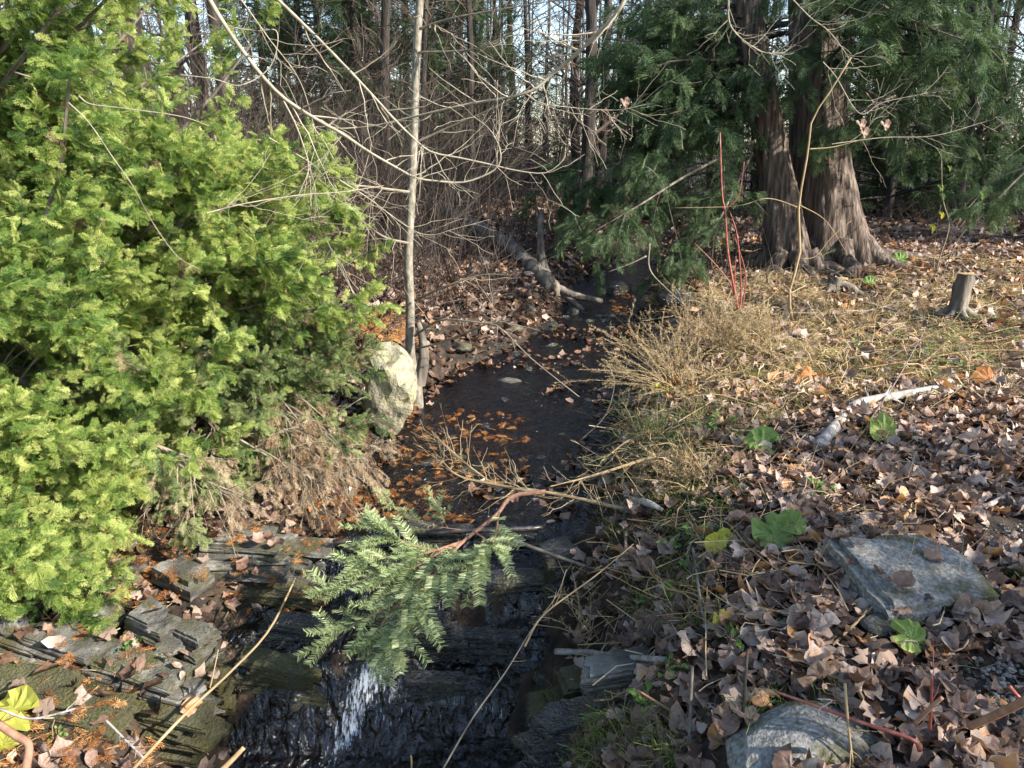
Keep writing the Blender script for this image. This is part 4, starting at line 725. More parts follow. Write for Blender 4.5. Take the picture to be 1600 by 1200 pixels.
# driftwood branch and sticks on the right bank
def stick(name, label, pts, a, b, m, sides=9, n=20, cat_='stick', lift=.012, group=None, sub=0, subl=.15):
    q = np.array([ground(px, py) + [0, 0, l if l is not None else lift] for px, py, l in [(p_ + (None,))[:3] for p_ in pts]]); q = cat(q, n); mb = MB(); tubes(mb, q, np.linspace(a, b, n), sides, .5, cap=True, wob=.05)
    if sub: B, BR = grow(q, np.linspace(a, b, n), sub, subl, (30, 60), .15, .1, 5, (.2, 1), .5, .3); tubes(mb, B, BR, 4)
    return tag(mb.build(name, M[m], origin=q[0], smooth=True), label, cat_, group)
stick('driftwood_branch', 'thick pale weathered branch lying bent on the right bank', [(1278, 706, .02), (1310, 668, .03), (1340, 640, .04), (1400, 628, .04), (1450, 618, .04), (1500, 612, .03)], .035, .018, 'wood', cat_='branch', sub=3)
S_ = [('long thin root hanging down the right bank through the leaves', [(1360, 640), (1315, 690), (1290, 760), (1280, 830), (1278, 900), (1282, 930)], .006, .003, 'tan'),
      ('dark straight stick poking up right of the driftwood', [(1355, 665, .01), (1400, 610, .08), (1440, 550, .18)], .006, .003, 'bark_mid'),
      ('short grey stick lying below the yellow leaves', [(1125, 968), (1150, 935), (1178, 908)], .009, .006, 'wood'),
      ('brown arched stem over the small dark rock', [(1300, 1012, .01), (1350, 975, .04), (1385, 957, .08), (1402, 965, .06), (1400, 985, .0)], .005, .004, 'tan'),
      ('peeling pale branch bedded in the bank above the slate face', [(868, 1036, .06), (920, 1038, .06), (960, 1043, .05), (1040, 1046, .04)], .014, .009, 'wood'),
      ('pale gnarled wood end at the top of the bank', [(985, 792, .03), (1010, 798, .04), (1035, 806, .03)], .025, .010, 'wood'),
      ('grey post like root standing below the gnarled wood', [(975, 800, .03), (977, 850, .04), (975, 880, .04)], .010, .006, 'bark_mid'),
      ('dark slanting stem in the bottom middle of the bank', [(1080, 890, .10), (1090, 940, .05), (1102, 990, .02)], .006, .006, 'bark_mid'),
      ('dark upright stub at the bottom edge', [(1078, 1200, .0), (1076, 1150, .08), (1077, 1100, .14)], .006, .005, 'bark_mid'),
      ('pale long stalk lying across the right bank in the sun', [(1000, 640, .05), (1100, 625, .04), (1180, 640, .03)], .008, .004, 'tan'),
      ('grey bleached stalk crossing the dry grass on the right', [(950, 770, .05), (1030, 700, .08), (1110, 640, .05)], .005, .003, 'tan'),
      ('thin brown branch lying level near the right stump', [(1210, 492, .02), (1330, 492, .02), (1400, 480, .03), (1460, 470, .02)], .012, .005, 'bark_mid'),
      ('long grey branch slanting behind the right stump', [(1500, 430, .12), (1560, 470, .06), (1620, 510, .03)], .010, .006, 'wood'),
      ('second grey branch below the right stump', [(1330, 470, .02), (1430, 500, .03), (1510, 530, .02)], .012, .006, 'wood'),
      ('root like stick ending at the foot of the cedars', [(1290, 425, .04), (1312, 440, .06), (1316, 455, .03)], .02, .012, 'wood'),
      ('pale stick at the right above the flat rock', [(1490, 815, .02), (1540, 800, .03), (1575, 780, .03)], .016, .008, 'wood'),
      ('short brown stick above the flat rock', [(1400, 828, .01), (1425, 800, .03)], .010, .008, 'cutwood')]
for lb, pts, a, b, m in S_: stick('stick', lb, pts, a, b, m)
stems('red_twig', 'smooth red and pink twig slanting across the bottom right corner', 'twig', [([(1210, 1080, 1.78), (1275, 1103, 1.72), (1350, 1130, 1.66), (1425, 1155, 1.60), (1437, 1172, 1.60)], .0035, .0065)], 'red')
mb = MB(); tubes(mb, pxcurve([(1278, 1092, 1.70), (1300, 1095, 1.69), (1278, 1112, 1.69), (1298, 1140, 1.68), (1318, 1155, 1.68), (1320, 1180, 1.7), (1330, 1195, 1.7)], 26), np.full(26, .0016), 5); tag(mb.build('tendril', M['wood'], origin=at(1278, 1092, 1.7)), 'pale curly tendril hanging from the red twig', 'tendril')
for lb, pts, a, b, m in [('short red stub shoot right of the red twig', [(1453, 1140, 1.62), (1455, 1100, 1.62), (1456, 1055, 1.62)], .004, .003, 'red'), ('brown cut stub leaning beside the short red shoot', [(1430, 1130, 1.6), (1455, 1105, 1.58), (1472, 1090, 1.57)], .006, .005, 'firstem'), ('thick orange brown stem at the bottom right corner', [(1515, 1135, 1.5), (1560, 1115, 1.45), (1610, 1090, 1.4)], .009, .010, 'firstem'), ('bright red shoot at the right edge', [(1577, 1072, 1.45), (1588, 1085, 1.45), (1598, 1095, 1.44)], .0045, .004, 'red'), ('yellow upright stalk crossing the red twig', [(1320, 1068, 1.7), (1325, 1130, 1.66), (1332, 1190, 1.62)], .004, .003, 'tan'), ('dark thin stalk standing left of the rounded rock', [(1168, 1015, 1.9), (1163, 1090, 1.85), (1157, 1150, 1.8)], .004, .005, 'bark_dark'), ('pink stem slanting at the bottom centre', [(995, 1078, 2.1), (1040, 1105, 2.05), (1085, 1128, 2.0)], .004, .005, 'firstem'),
                         ('long pale stick crossing the left outcrop to the bottom edge', [(462, 903, 2.9), (420, 985, 2.75), (360, 1050, 2.6), (290, 1115, 2.45), (205, 1205, 2.2)], .004, .0065, 'tan'), ('short side shoot of the long pale stick', [(328, 1075, 2.52), (335, 1045, 2.56), (341, 1015, 2.6)], .003, .002, 'tan'), ('broken stick end pointing up at the bottom left of the pool', [(340, 1210, 2.1), (360, 1190, 2.13), (381, 1168, 2.16)], .010, .008, 'cutwood'), ('bent grey brown stem in the bottom left corner', [(-5, 1130, 1.9), (25, 1150, 1.88), (45, 1165, 1.86), (40, 1205, 1.8)], .012, .012, 'firstem'), ('thin pale twig over the yellow leaf in the bottom left corner', [(0, 1108, 1.95), (45, 1123, 1.95), (90, 1115, 1.97), (118, 1107, 2.0)], .004, .003, 'wood'),
                         ('thin twig slanting down at the bottom left', [(165, 1125, 2.1), (195, 1155, 2.06), (225, 1185, 2.0)], .004, .003, 'wood'), ('thin pale shoot rising at the bottom of the pool', [(643, 1205, 2.3), (643, 1190, 2.32), (642, 1180, 2.33)], .004, .003, 'tan'),
                         ('long dried weed stem arching over the pool', [(690, 1205, 2.1), (740, 1120, 2.2), (790, 1050, 2.35), (830, 985, 2.5), (870, 930, 2.6), (885, 890, 2.7)], .0032, .0012, 'twig'), ('dried weed stalk beside the long arched weed stem', [(820, 1010, 2.4), (850, 960, 2.55), (930, 900, 2.7), (990, 850, 2.9)], .004, .002, 'tan'),
                         ('thin dark branch spanning the cascade to the right bank', [(780, 835, 3.35), (850, 862, 3.3), (930, 890, 3.25)], .010, .008, 'bark_mid'), ('wet black log across the lip of the falls', [(520, 848, 3.45), (600, 838, 3.5), (700, 830, 3.52), (780, 828, 3.55), (852, 824, 3.6)], .016, .014, 'wetwood'),
                         ('bare bent twig arching over the left shore of the stream', [(650, 545, 5.3), (690, 535, 5.0), (740, 515, 4.8), (775, 508, 4.7), (830, 560, 4.5), (905, 620, 4.3)], .008, .0025, 'twig'), ('forked pale twig standing at the right water edge', [(905, 690, 4.3), (945, 650, 4.3), (960, 600, 4.3), (952, 572, 4.3)], .004, .002, 'twig'),
                         ('grey branch dipping to the water under the cedar boughs', [(1015, 380, 8), (1015, 420, 8), (1040, 450, 7.8), (1085, 490, 7.4)], .010, .005, 'twig'), ('grey branch reaching left over the far water', [(1010, 400, 8), (985, 412, 8), (950, 425, 8)], .009, .004, 'twig')]:
    stems('stick' if 'stick' in lb or 'log' in lb else 'stem', lb, 'stick' if 'stick' in lb or 'log' in lb else 'stem', [(pts, a, b)], m, sub=(5 if ('twig' in lb or 'weed' in lb) and a < .009 else 0), subl=.12)

# ------------------------------------------------------------------ fir bough over the fall
o = thing('fir_bough', 'cut green fir bough lying over the small waterfall', 'bough', at(850, 770, 3.25))
main = pxcurve([(852, 768, 3.3), (800, 776, 3.25), (775, 805, 3.15), (725, 845, 3.0), (690, 880, 2.9), (640, 925, 2.78), (590, 985, 2.68), (575, 1035, 2.62)], 30); mb = MB(); tubes(mb, main, np.linspace(.011, .003, 30), 7)
mid = []
for pts in ([(725, 845, 3.0), (690, 860, 2.95), (640, 850, 2.95), (600, 830, 2.98), (575, 820, 3.0)], [(700, 855, 2.97), (640, 890, 2.85), (590, 900, 2.82), (515, 920, 2.8)], [(660, 905, 2.8), (600, 950, 2.72), (545, 980, 2.7), (515, 990, 2.7)], [(640, 925, 2.78), (620, 980, 2.66), (610, 1010, 2.62)],
            [(690, 880, 2.88), (660, 930, 2.74), (640, 980, 2.66), (600, 1030, 2.6)], [(740, 830, 3.02), (760, 850, 2.9), (730, 890, 2.8), (690, 930, 2.74)], [(780, 800, 3.12), (770, 850, 2.92), (740, 880, 2.84)], [(725, 845, 3.0), (650, 868, 2.9), (580, 872, 2.88), (545, 880, 2.88)]):
    q = pxcurve(pts, 12); mid.append(q); tubes(mb, q, np.linspace(.005, .002, 12), 5)
mb.build('stem', M['firstem'], o); mid = np.array(mid)
B, BR = grow(mid, np.full((len(mid), 12), .002), 19, .22, (35, 55), .02, .04, 6, (.1, 1), .7, .35, flat=.8); m2 = cat(main[12:], 12)[None]; B2, _ = grow(m2, np.full((1, 12), .002), 26, .24, (35, 55), .02, .04, 6, (.1, 1), .7, .35, flat=.8)
mb = MB(); AL = np.concatenate([B, B2]); tubes(mb, AL, np.full(AL.shape[:2], .0013), 3, .3)
needles(mb, AL, 780, .030, .0013, .85, .5, .85, .22); needles(mb, mid, 560, .030, .0012, .7, .5, .6, .15, (.25, 1)); mb.build('needles', M['fir'], o, kind='stuff')
o = thing('fir_sprig', 'small bright fir sprig lying on the wet rocks above the bough', 'sprig', at(700, 835, 3.4))
mm = np.array([pxcurve(p_, 12) for p_ in ([(720, 828, 3.45), (660, 818, 3.4), (620, 795, 3.4), (585, 762, 3.45)], [(700, 826, 3.45), (685, 795, 3.45), (668, 762, 3.5)], [(690, 825, 3.45), (640, 828, 3.36), (600, 815, 3.38)])]); B, BR = grow(mm, np.full((3, 12), .002), 12, .09, (35, 55), .05, .04, 6, (.1, 1), .7, .35, flat=.7)
mb = MB(); tubes(mb, mm, np.full((3, 12), .0025), 4); tubes(mb, B, BR, 3); mb.build('stem', M['firstem'], o); mb = MB(); needles(mb, np.concatenate([B]), 900, .020, .0014, .7, .5, .8, .12); needles(mb, mm, 700, .020, .0014, .7, .5, .8, .12, (.2, 1)); mb.build('needles', M['fir'], o, kind='stuff')
# brushy debris across the stream
o = thing('dry_branch_pile', 'tangle of dry tan twigs lying across the stream above the bough', 'branch', at(900, 780, 3.6))
mb = MB()
for pts, n_ in (([(1030, 805, 3.4), (960, 792, 3.5), (900, 778, 3.6), (830, 765, 3.7), (770, 755, 3.8), (700, 700, 4.0), (680, 680, 4.1)], 34), ([(850, 772, 3.6), (790, 760, 3.7), (720, 745, 3.8), (690, 720, 3.9)], 18), ([(1240, 700, 4.2), (1110, 660, 4.3), (1000, 680, 4.1), (940, 720, 3.9)], 16), ([(1060, 700, 3.8), (1000, 720, 3.8), (920, 745, 3.7), (860, 760, 3.65)], 16)):
    q = pxcurve(pts, 20); r = np.linspace(.011, .003, 20); tubes(mb, q, r, 6); B, BR = grow(q, r, n_, .26, (25, 60), .15, .1, 6, (.1, 1), .35, .2); tubes(mb, B, np.maximum(BR, .0011), 3, .65); C, CR = grow(B, BR, 2, .1, (25, 60), .1, .1, 4, (.2, 1), .8, .2); tubes(mb, C, np.maximum(CR, .0009), 3, .75)
mb.build('twigs', M['tan'], o)
# dry bush on the right bank and other spiky dry plants
def dry_bush(name, label, px, py, n, L, lean, matn='tan', nl=.014, per=260, tint=.6, up=.5, sub=4, cat_='shrub', spread=70):
    b = ground(px, py); o = thing(name, label, cat_, b); az = rng.uniform(0, 6.28, n); el = np.radians(rng.uniform(90 - spread, 85, n)); d = np.stack([np.cos(az) * np.cos(el) + lean[0], np.sin(az) * np.cos(el) + lean[1], np.sin(el)], 1); l = L * rndu(n, .5, 1.1)
    s = np.linspace(0, 1, 8)[None, :, None]; P = b + d[:, None] * l[:, None, None] * s - np.array([0, 0, 1.]) * .25 * l[:, None, None] * s ** 2 + np.cumsum(rng.normal(0, .008, (n, 8, 3)), 1) * s + rng.normal(0, .04, (n, 1, 3)) * [1, 1, 0]
    R = np.linspace(.003, .0012, 8)[None].repeat(n, 0); B, BR = grow(P, R, sub, L * .4, (25, 50), .1, .08, 5, (.3, 1), .7, .3); mb = MB(); tubes(mb, P, R, 4); tubes(mb, B, BR, 3); mb.build('stems', M['tan'], o)
    if per: mb = MB(); needles(mb, B, per, nl, .0013, .2, .6, tint, .2); needles(mb, P, per * .7, nl, .0013, .2, .6, tint, .2, (.35, 1)); mb.build('dry_foliage', M[matn], o, kind='stuff')
    return o
dry_bush('dry_bush', 'spiky tan dry bush leaning over the right edge of the stream', 1060, 610, 46, .62, (-.45, -.1), tint=.65)
dry_bush('dry_bush', 'tan dry bush just behind the leaning one beside the red stems', 1130, 550, 40, .6, (-.1, 0), tint=.6)
dry_bush('dry_bush', 'pale dead bush right of the red stems', 1190, 560, 36, .55, (.0, 0), tint=.75)
dry_bush('dry_bush', 'low olive dry bush on the bank above the gnarled wood', 1010, 700, 30, .4, (-.1, 0), 'juniper', tint=.6)
dry_bush('dry_bush', 'small tan bush on the bank between the stream and the broad leaf', 1080, 760, 26, .34, (0, 0), tint=.4)
dry_bush('dry_fern', 'curled golden brown dead fern left of the grey sapling', 598, 540, 16, .45, (.0, 0), 'orange', .035, 240, .7, cat_='fern')
dry_bush('dry_flower_stalk', 'dead goldenrod stalks at the near pool edge', 925, 1000, 9, .32, (-.2, 0), nl=.02, per=60, cat_='weed', tint=.8)
dry_bush('dry_flower_stalk', 'brown withered stalk standing by the dry bush', 1075, 560, 6, .75, (0, 0), 'deadfrond', nl=.03, per=90, cat_='weed', spread=25)
# green cut boughs lying right
o = thing('conifer_bough', 'flat green cut conifer bough lying on the sunny right bank', 'bough', ground(1480, 560)); mm = []
for pts in ([(1620, 560), (1520, 560), (1430, 575), (1340, 590)], [(1620, 530), (1540, 545), (1450, 545), (1380, 540)], [(1600, 590), (1500, 585), (1400, 600)], [(1560, 500), (1500, 530), (1440, 580)]):
    mm.append(cat([ground(a, b) + [0, 0, .06] for a, b in pts], 14))
mm = np.array(mm); B, BR = grow(mm, np.full((4, 14), .004), 16, .32, (25, 45), .0, .04, 6, (.0, 1), .7, .35, flat=.85); mb = MB(); tubes(mb, mm, np.full((4, 14), .005), 5); tubes(mb, B, BR, 3); mb.build('stems', M['firstem'], o)
mb = MB(); needles(mb, B, 520, .022, .0014, .75, .7, .8, .2); needles(mb, mm, 350, .022, .0014, .75, .7, .8, .2); mb.build('needles', M['juniper'], o, kind='stuff')
o = thing('conifer_sprig', 'small upright green conifer sprig in front of the cedar roots', 'sprig', ground(1270, 425)); b = ground(1270, 425); mm = np.array([cat([b, b + [rng.normal(0, .06), 0, .14], b + [rng.normal(0, .12), rng.normal(0, .05), .26]], 8) for _ in range(8)]); mb = MB(); tubes(mb, mm, np.full((8, 8), .003), 3); mb.build('stems', M['firstem'], o); mb = MB(); needles(mb, mm, 260, .07, .0025, .0, .8, .8); mb.build('needles', M['fir'], o, kind='stuff')

# ------------------------------------------------------------------ broad green and yellow leaves
BROAD = leaf_proto('broad', 3, 3, 22)
def broad(label, px, py, size, m, X, N, dz=.04, name='broad_leaf', tint=.5, stem=True, proto=None):
    q = ground(px, py) + np.array([0, 0, dz]); o = thing(name, label, 'leaf', q); mb = MB(); stamp(mb, proto or BROAD, q[None], np.array([X], float), np.array([N], float), size, np.array([tint])); mb.build('leaf_blade', M[m], o, smooth=False)
    x = nrm(np.array(X, float)); mb = MB()
    if stem: tubes(mb, cat([q - x * size * .02, q - x * size * .35 - [0, 0, dz * .4], q - x * size * .6 - [0, 0, dz]], 8), np.full(8, .0022), 5, .5, cap=True); mb.build('leaf_stalk', M['green' if m == 'green' else 'tan'], o)
    return o
broad('large bright green torn leaf in the middle of the right bank', 1205, 858, .17, 'green', (.2, -.5, -.3), (.0, -.5, .8), .06, tint=.62)
broad('green half of the torn leaf to the right of its larger lobe', 1238, 838, .11, 'green', (.9, .1, .1), (.2, -.6, .8), .06, tint=.62)
broad('bright green heart shaped leaf below the flat rock', 1420, 1018, .105, 'green', (.9, -.3, -.2), (.0, -.7, .7), .05, tint=.68)
broad('pair of sunlit green leaves below the driftwood, left one', 1188, 708, .18, 'green', (-.9, .0, .1), (.1, -.5, .8), .05)
broad('yellow green leaf by the lower end of the driftwood', 1375, 688, .15, 'green', (.3, -.3, -.7), (.0, -.8, .5), .06, tint=.8)
broad('yellow lobed leaf left of the torn green leaf', 1115, 868, .085, 'yellow', (-.4, -.2, -.6), (.1, -.7, .7), .05)
broad('second yellow leaf just above the lobed yellow one', 1133, 855, .07, 'yellow', (.6, .2, .2), (.1, -.6, .7), .05)
broad('small pale yellow leaf below the lying grey stick', 1125, 983, .065, 'yellow', (.2, -.3, -.7), (.1, -.8, .5), .03)
broad('large bright yellow leaf in the bottom left corner', 25, 1130, .16, 'yellow', (-.8, .1, .1), (.1, -.5, .9), .06, tint=.3)
broad('yellow green leaf below the large one in the bottom left corner', 8, 1175, .12, 'yellow', (-.2, -.9, .1), (.1, -.5, .9), .04, tint=.3)
broad('green leaf on the ground at the foot of the cedar', 1405, 412, .2, 'green', (-.9, .0, .1), (.1, -.5, .8), .06)
broad('round green leaf left of the right stump', 1358, 448, .16, 'green', (-.9, .0, .1), (.1, -.5, .8), .05)
broad('red brown curled leaf at the pool edge on the right', 905, 900, .15, 'wetleaf', (.9, .2, .3), (-.1, -.7, .6), .05, 'dead_leaf', .6, False, LEAF_HI[0])
broad('large pale maple leaf lying below the small herbs', 1078, 1030, .13, 'leaf', (-.2, -.5, .4), (.1, -.6, .8), .05, 'dead_leaf', .75, False, LEAF_HI[1])
broad('large upright tan leaf in the bottom right among gravel', 1275, 1080, .12, 'leaf', (-.1, -.1, .9), (.2, -1, .1), .05, 'dead_leaf', .55, False, LEAF_HI[2])
broad('bright orange leaf on the sunny bank below the conifer bough', 1265, 598, .13, 'orange', (-.9, .0, .1), (.1, -.6, .8), .05, 'dead_leaf', .5, False, LEAF_HI[0])
broad('orange leaf at the right edge above the leaf litter', 1540, 600, .18, 'orange', (-.9, .0, .2), (.1, -.6, .8), .05, 'dead_leaf', .3, False, LEAF_HI[1])
# herbs
def herb(label, px, py, n, size, m='green', name='herb', h=.06, tint=.4, up=.3):
    q = ground(px, py); o = thing(name, label, 'plant', q); mb = MB(); sb = MB()
    for k in range(n):
        a = rng.uniform(0, 6.28); rr = rng.uniform(.2, 1) * size * 1.3; e = q + [math.cos(a) * rr, math.sin(a) * rr, h * rng.uniform(.5, 1.1)]; tubes(sb, cat([q, (q + e) / 2 + [0, 0, h * .3], e], 6), np.full(6, .0012), 3)
        stamp(mb, LEAF_HI[5 + k % 3], (e + np.array([math.cos(a), math.sin(a), 0]) * size * .4)[None], np.array([[math.cos(a), math.sin(a), up]]), np.array([[0, -.4, 1.]]) + rng.normal(0, .25, (1, 3)), size * rng.uniform(.7, 1.1), np.array([tint + rng.normal(0, .15)]))
    mb.build('leaves', M[m], o); sb.build('stalks', M['tan'], o); return o
herb('dark green rosette plant growing on the layered outcrop', 190, 1022, 8, .05, up=.5)
herb('tiny round leaved plant in the bottom left corner', 92, 1165, 14, .022, tint=.6)
for px, py, lb in [(1010, 950, 'small green herb below the bank stones'), (1140, 1015, 'tiny trefoil herb beside the maple leaf'), (1080, 900, 'green trefoil herb left of the yellow leaf'), (1060, 935, 'low herb below the green trefoil'), (880, 1140, 'green herb at the pool edge at the bottom'), (925, 1155, 'herb beside the pool bottom right'), (1040, 1060, 'dark green herb near the peeling branch'), (1010, 1110, 'dark herb in grass at the bottom middle'), (1100, 680, 'bright green herb on the lit bank'), (1130, 665, 'sunlit herb right of the bright one'), (860, 1170, 'low dark herb near the bottom of the pool'), (1272, 775, 'small green clover plant beside the hanging root'), (1085, 845, 'small herb above the yellow leaves'), (1330, 545, 'yellow green moss like plant on the sunny bank'), (1050, 860, 'herb in the bank grass')]:
    herb(lb, px, py, 9, .035 if py > 800 else .05, tint=.45)
o = herb('yellow leaved seedling at the left edge of the stream behind the shrub', 552, 545, 9, .10, 'yellow', h=.25)
herb('small yellow seedling at the right edge of the stream', 1030, 628, 7, .06, 'yellow', h=.12)
# moss cushions
for px, py, a, b, lb in [(1540, 935, .07, .035, 'dark green moss cushion right of the large flat rock'), (1580, 905, .05, .03, 'smaller moss cushion further right of the flat rock'), (1530, 850, .05, .02, 'thin moss patch above the flat rock')]:
    q = ground(px, py); mb = MB(); n = 2600; th = rndu(n, 0, 6.28); rr = np.sqrt(rndu(n, 0, 1)); P0 = q + np.stack([np.cos(th) * rr * a, np.sin(th) * rr * a * .8, b * np.sqrt(np.maximum(0, 1 - rr ** 2))], 1); D = nrm(np.stack([np.cos(th) * rr, np.sin(th) * rr, np.full(n, .8)], 1) + rng.normal(0, .4, (n, 3))); Wd = nrm(np.cross(D, rng.standard_normal((n, 3)))) * .0011
    mb.add(np.stack([P0 - Wd, P0 + Wd, P0 + D * .011], 1), np.arange(3 * n).reshape(-1, 3), rndu(n, .1, .9)); V, F = rockshape(3, 3, 3, .05, .85); mb.add(V * [a, a * .8, b] + q, F, .1); tag(mb.build('moss_cushion', M['moss'], origin=q), lb, 'moss')

# ------------------------------------------------------------------ grass
def grass(name, boxes, L, w=.0012, tint=.4, matn='grass', lean=.7):
    mb = MB()
    for (x0, x1, y0, y1, n) in boxes:
        px = rndu(n, x0, x1); py = rndu(n, y0, y1); nc = max(4, n // 22); cen = np.array([ground(rng.uniform(x0, x1), rng.uniform(y0, y1)) for _ in range(nc)]); c = cen[rng.integers(0, nc, n)] + rng.normal(0, .02, (n, 3)) * [1, 1, 0]; c[:, 2] = H(c[:, 0], c[:, 1]); c = settle(c, .0) if 'moss' in name else c
        d = nrm(np.stack([rng.normal(0, lean, n), rng.normal(0, lean, n), np.ones(n)], 1)); l = (L * rndu(n, .4, 1.1))[:, None]; sd = nrm(np.cross(d, rng.standard_normal((n, 3)))) * w; g_ = np.array([0, 0, -1.])
        rows = [c + d * l * s + g_ * l * .45 * s * s * s * 1.3 for s in (0, .4, .75, 1)]; V = np.stack([rows[0] - sd, rows[0] + sd, rows[1] - sd, rows[1] + sd, rows[2] - sd * .7, rows[2] + sd * .7, rows[3], rows[3]], 1)
        b = (np.arange(n) * 8)[:, None]; F = np.concatenate([b + [0, 1, 3, 2], b + [2, 3, 5, 4]]); tn = np.clip(rng.normal(tint, .3, n), 0, 1); mb.add(V, F, np.tile(tn, 2)); mb.add(np.zeros((0, 3)), b + np.array([4, 5, 6]) - len(V) * 8, tn)
    return mb.build(name, M[matn], kind='stuff')
grass('bank_grass', [(960, 1120, 860, 1000, 700), (850, 1050, 1090, 1200, 800), (930, 1160, 700, 860, 900), (1000, 1200, 620, 720, 500), (1050, 1300, 1060, 1200, 250), (820, 960, 1120, 1200, 300)], .17, tint=.45)
grass('straw', [(1000, 1600, 430, 620, 6000), (1100, 1600, 400, 480, 2500), (960, 1160, 620, 740, 500)], .26, .0026, .06, 'straw', 1.5)
grass('dry_grass', [(1000, 1260, 540, 660, 3500), (1060, 1500, 470, 600, 3500), (1150, 1600, 420, 520, 1600), (1260, 1600, 540, 640, 1200), (960, 1100, 660, 780, 700), (1300, 1600, 640, 800, 200), (300, 640, 690, 760, 200)], .15, tint=.1)
grass('bank_grass', [(1000, 1500, 480, 700, 900), (940, 1150, 620, 800, 700)], .14, .0018, .85, 'grass', 1.0)
grass('moss_on_outcrop', [(0, 340, 1045, 1150, 9000), (340, 480, 900, 1080, 3000), (0, 300, 960, 1040, 1500)], .012, .0012, .5, 'moss')

# ------------------------------------------------------------------ fallen leaves
def free(x, y, m=.02): return (x < np.interp(y, EY, EL) - m) | (x > np.interp(y, EY, ER) + m)
def pts_on(n, xr_, yr, m=.02, lift=.02):
    x = rndu(n, *xr_); y = rndu(n, *yr); k = free(x, y, m); x, y = x[k], y[k]; return np.stack([x, y, H(x, y) + rndu(len(x), 0, lift)], 1)
mb = GI()
p1 = pts_on(11000, (.2, 4.2), (1.2, 4.8), .12, .035); cl = vnoise(p1[:, 0], p1[:, 1], 1.6, 12); keepm = rndu(len(p1), 0, 1) < np.where(p1[:, 0] < np.interp(p1[:, 1], EY, ER) + .8, .45, 1.0); p1 = settle(p1[keepm]); p1 = p1[off_bare(p1)]; scatter_leaves(mb, p1, .071, LEAF_HI + LEAF_NEAR, .27)
scatter_leaves(mb, pts_on(5000, (.3, 3.6), (1.2, 4.6), .12, .012), .04, LEAF_LO, .5, tint=.3)
scatter_leaves(mb, pts_on(7500, (.8, 9), (4.6, 12), .1, .03), .10, LEAF_HI[:4] + LEAF_LO, .45, tint=.62, tvar=.28)
mb.build('leaf_litter', M['leaf'], kind='stuff')
mb = GI(); scatter_leaves(mb, pts_on(11500, (-9, 1.6), (5.5, 16), .05, .04), .11, LEAF_LO, .45, tint=.32, tvar=.22); scatter_leaves(mb, settle(pts_on(2900, (-3.4, -.8), (2.0, 5.4), .0, .03)), .08, LEAF_LO, .5, tint=.45, tvar=.25); scatter_leaves(mb, pts_on(4500, (-2.2, 1.6), (4.8, 9.5), .0, .03), .085, LEAF_LO, .5, tint=.4, tvar=.28); scatter_leaves(mb, pts_on(3000, (.5, 7), (10.5, 17), -.1, .04), .11, LEAF_LO, .5, tint=.35, tvar=.25); scatter_leaves(mb, pts_on(4500, (-14, 14), (12, 26), .0, .04), .16, LEAF_LO, .4, tint=.35, tvar=.2); mb.build('leaf_litter', M['leaf'], kind='stuff')
mb = GI(); x = rndu(2400, -1.0, 1.8); y = rndu(2400, 3.7, 9); cl = vnoise(x, y, 2.2, 33); a, b = np.interp(y, EY, EL), np.interp(y, EY, ER); e = np.minimum(x - a, b - x); k = (e > -.1) & ((cl > .04) | (e < .16)); x, y = x[k], y[k]
scatter_leaves(mb, np.stack([x, y, W(x, y) + rndu(len(x), -.015, .016)], 1), .075, LEAF_LO, .25, tint=.55, tvar=.25); mb.build('wet_leaves', M['wetleaf'], kind='stuff')
mb = GI()
x = np.concatenate([rndu(3600, -2.8, -.9), rndu(500, -1.0, .1), rndu(5200, 1.2, 6.5)]); y = np.concatenate([rndu(3600, 2.0, 4.4), rndu(500, 3.7, 5.4), rndu(5200, 4.3, 10.5)]); cl = vnoise(x, y, 3, 41); k = cl > -.12; x, y = x[k], y[k]; z = np.maximum(H(x, y), W(x, y) - .01) + rndu(len(x), 0, .03)
a = rndu(len(x), 0, 6.28); X = np.stack([np.cos(a), np.sin(a), rng.normal(0, .2, len(x))], 1); stamp(mb, FR_LO[0], settle(np.stack([x, y, z], 1), .006), X, np.stack([rng.normal(0, .4, len(x)), rng.normal(0, .4, len(x)), np.ones(len(x))], 1), rndu(len(x), .04, .09), np.clip(rng.normal(.5, .25, len(x)), 0, 1)); mb.build('cedar_litter', M['orange'], kind='stuff')
# loose pale twigs on the ground
def litter_twigs(n, xr_, yr, L, r, m):
    p = pts_on(n, xr_, yr, .05, .05); n = len(p); a = rndu(n, 0, 3.14); d = np.stack([np.cos(a), np.sin(a), rng.normal(0, .12, n)], 1) * (L * rndu(n, .3, 1.2))[:, None]; s = np.linspace(-.5, .5, 5)[None, :, None]; P = p[:, None] + d[:, None] * s + rng.normal(0, .008, (n, 5, 3)); P[:, :, 2] = np.maximum(P[:, :, 2], H(P[:, :, 0], P[:, :, 1]) + .005)
    mb = MB(); tubes(mb, P, np.full((n, 5), r) * rndu(n, .5, 1.5)[:, None], 3, rndu(n, .2, .9)); mb.build('twig_litter', M[m], kind='stuff')
litter_twigs(420, (.3, 4), (1.4, 5), .25, .0016, 'twig'); litter_twigs(1700, (1, 8), (4.4, 11), .45, .0035, 'tan'); litter_twigs(420, (.3, 1.5), (2.2, 5), .4, .002, 'tan'); litter_twigs(700, (-7, 2), (6, 14), .7, .005, 'brush'); litter_twigs(200, (-3, -1), (2, 4.5), .25, .002, 'tan')
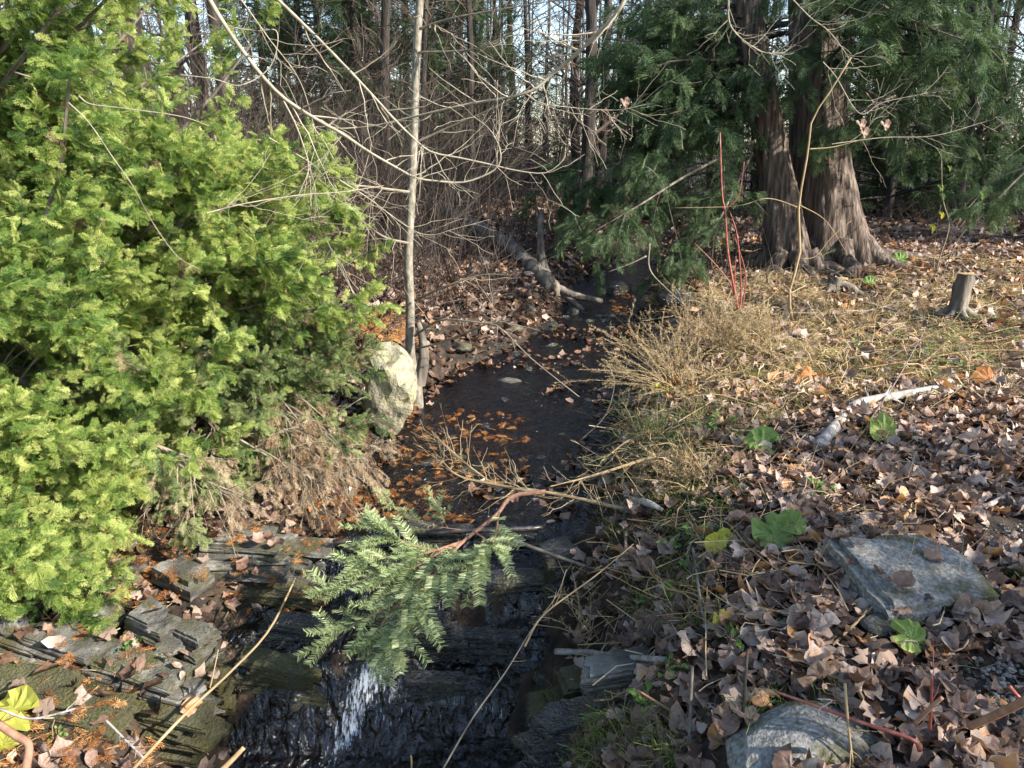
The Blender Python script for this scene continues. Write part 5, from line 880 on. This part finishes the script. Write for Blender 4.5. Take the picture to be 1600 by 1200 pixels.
mb = GI(); cp = leaf_proto('oval', 77, 1, 6); p = np.concatenate([pts_on(9000, (-3, 4), (1.3, 5.5), -.05, .012), pts_on(9000, (-4, 7), (5.5, 11), -.1, .015)]); scatter_leaves(mb, p, .022, [cp], .6, tint=.35, tvar=.3); mb.build('leaf_crumbs', M['leaf'])
# individual large leaves nearest the camera
tints = [(.15, 'dark brown'), (.45, 'dull brown'), (.62, 'pinkish tan'), (.8, 'pale grey tan')]
meshes = {}
for ti, (tv, nm) in enumerate(tints):
    for k in range(8):
        mb = MB(); V, F, ft = LEAF_HI[k]; mb.add(V, F[3], tv); meshes[ti, k] = mb.build('fallen_leaf', M['leaf'], mesh_only=True, smooth=True)
cnt = 0
while cnt < 290:
    left = cnt % 7 == 6
    px, py = (rng.uniform(10, 480), rng.uniform(900, 1190)) if left else (rng.uniform(880, 1600) ** 1.0, 690 + 510 * rng.uniform(0, 1) ** .8)
    if not left and px < 1080 and py < 880: continue
    q = ground(px, py); ti = int(rng.integers(0, 4)); k = int(rng.integers(0, 8)); o = bpy.data.objects.new('fallen_leaf', meshes[ti, k]); COL.objects.link(o)
    if float(W(q[0], q[1])) > q[2] - .01 and EL[3] < q[0] < np.interp(q[1], EY, ER): bpy.data.objects.remove(o); continue
    q = settle(q[None])[0]
    if q[2] < float(H(q[0], q[1])) - .1 or not off_bare(q[None])[0]: bpy.data.objects.remove(o); continue
    o.location = q + [0, 0, .028]; o.rotation_euler = (rng.normal(0, .4), rng.normal(0, .4), rng.uniform(0, 6.28)); s = rng.uniform(.055, .10) * (.8 if left else 1); o.scale = (s, s, s)
    where = 'the left bank around the slate outcrop' if left else ('the right bank above the flat rock' if py < 850 and px > 1230 else 'the bank around the torn green leaf' if py < 930 else 'the grassy slope by the pool' if px < 1150 else 'the ground below the flat rock')
    tag(o, f'{tints[ti][1]} curled dead leaf on {where}', 'leaf', f'{tints[ti][1]} leaves on ' + where); cnt += 1
for o in SC.objects:
    if 'o' in o: del o['o']
tot = 0
seen = set()
for o in SC.objects:
    if o.type == 'MESH' and o.data.name not in seen: seen.add(o.data.name); tot += sum(len(p_.vertices) - 2 for p_ in o.data.polygons) if len(o.data.polygons) < 1 else (len(o.data.loops) - 2 * len(o.data.polygons))
print('TRIS', tot, 'OBJ', len(SC.objects))
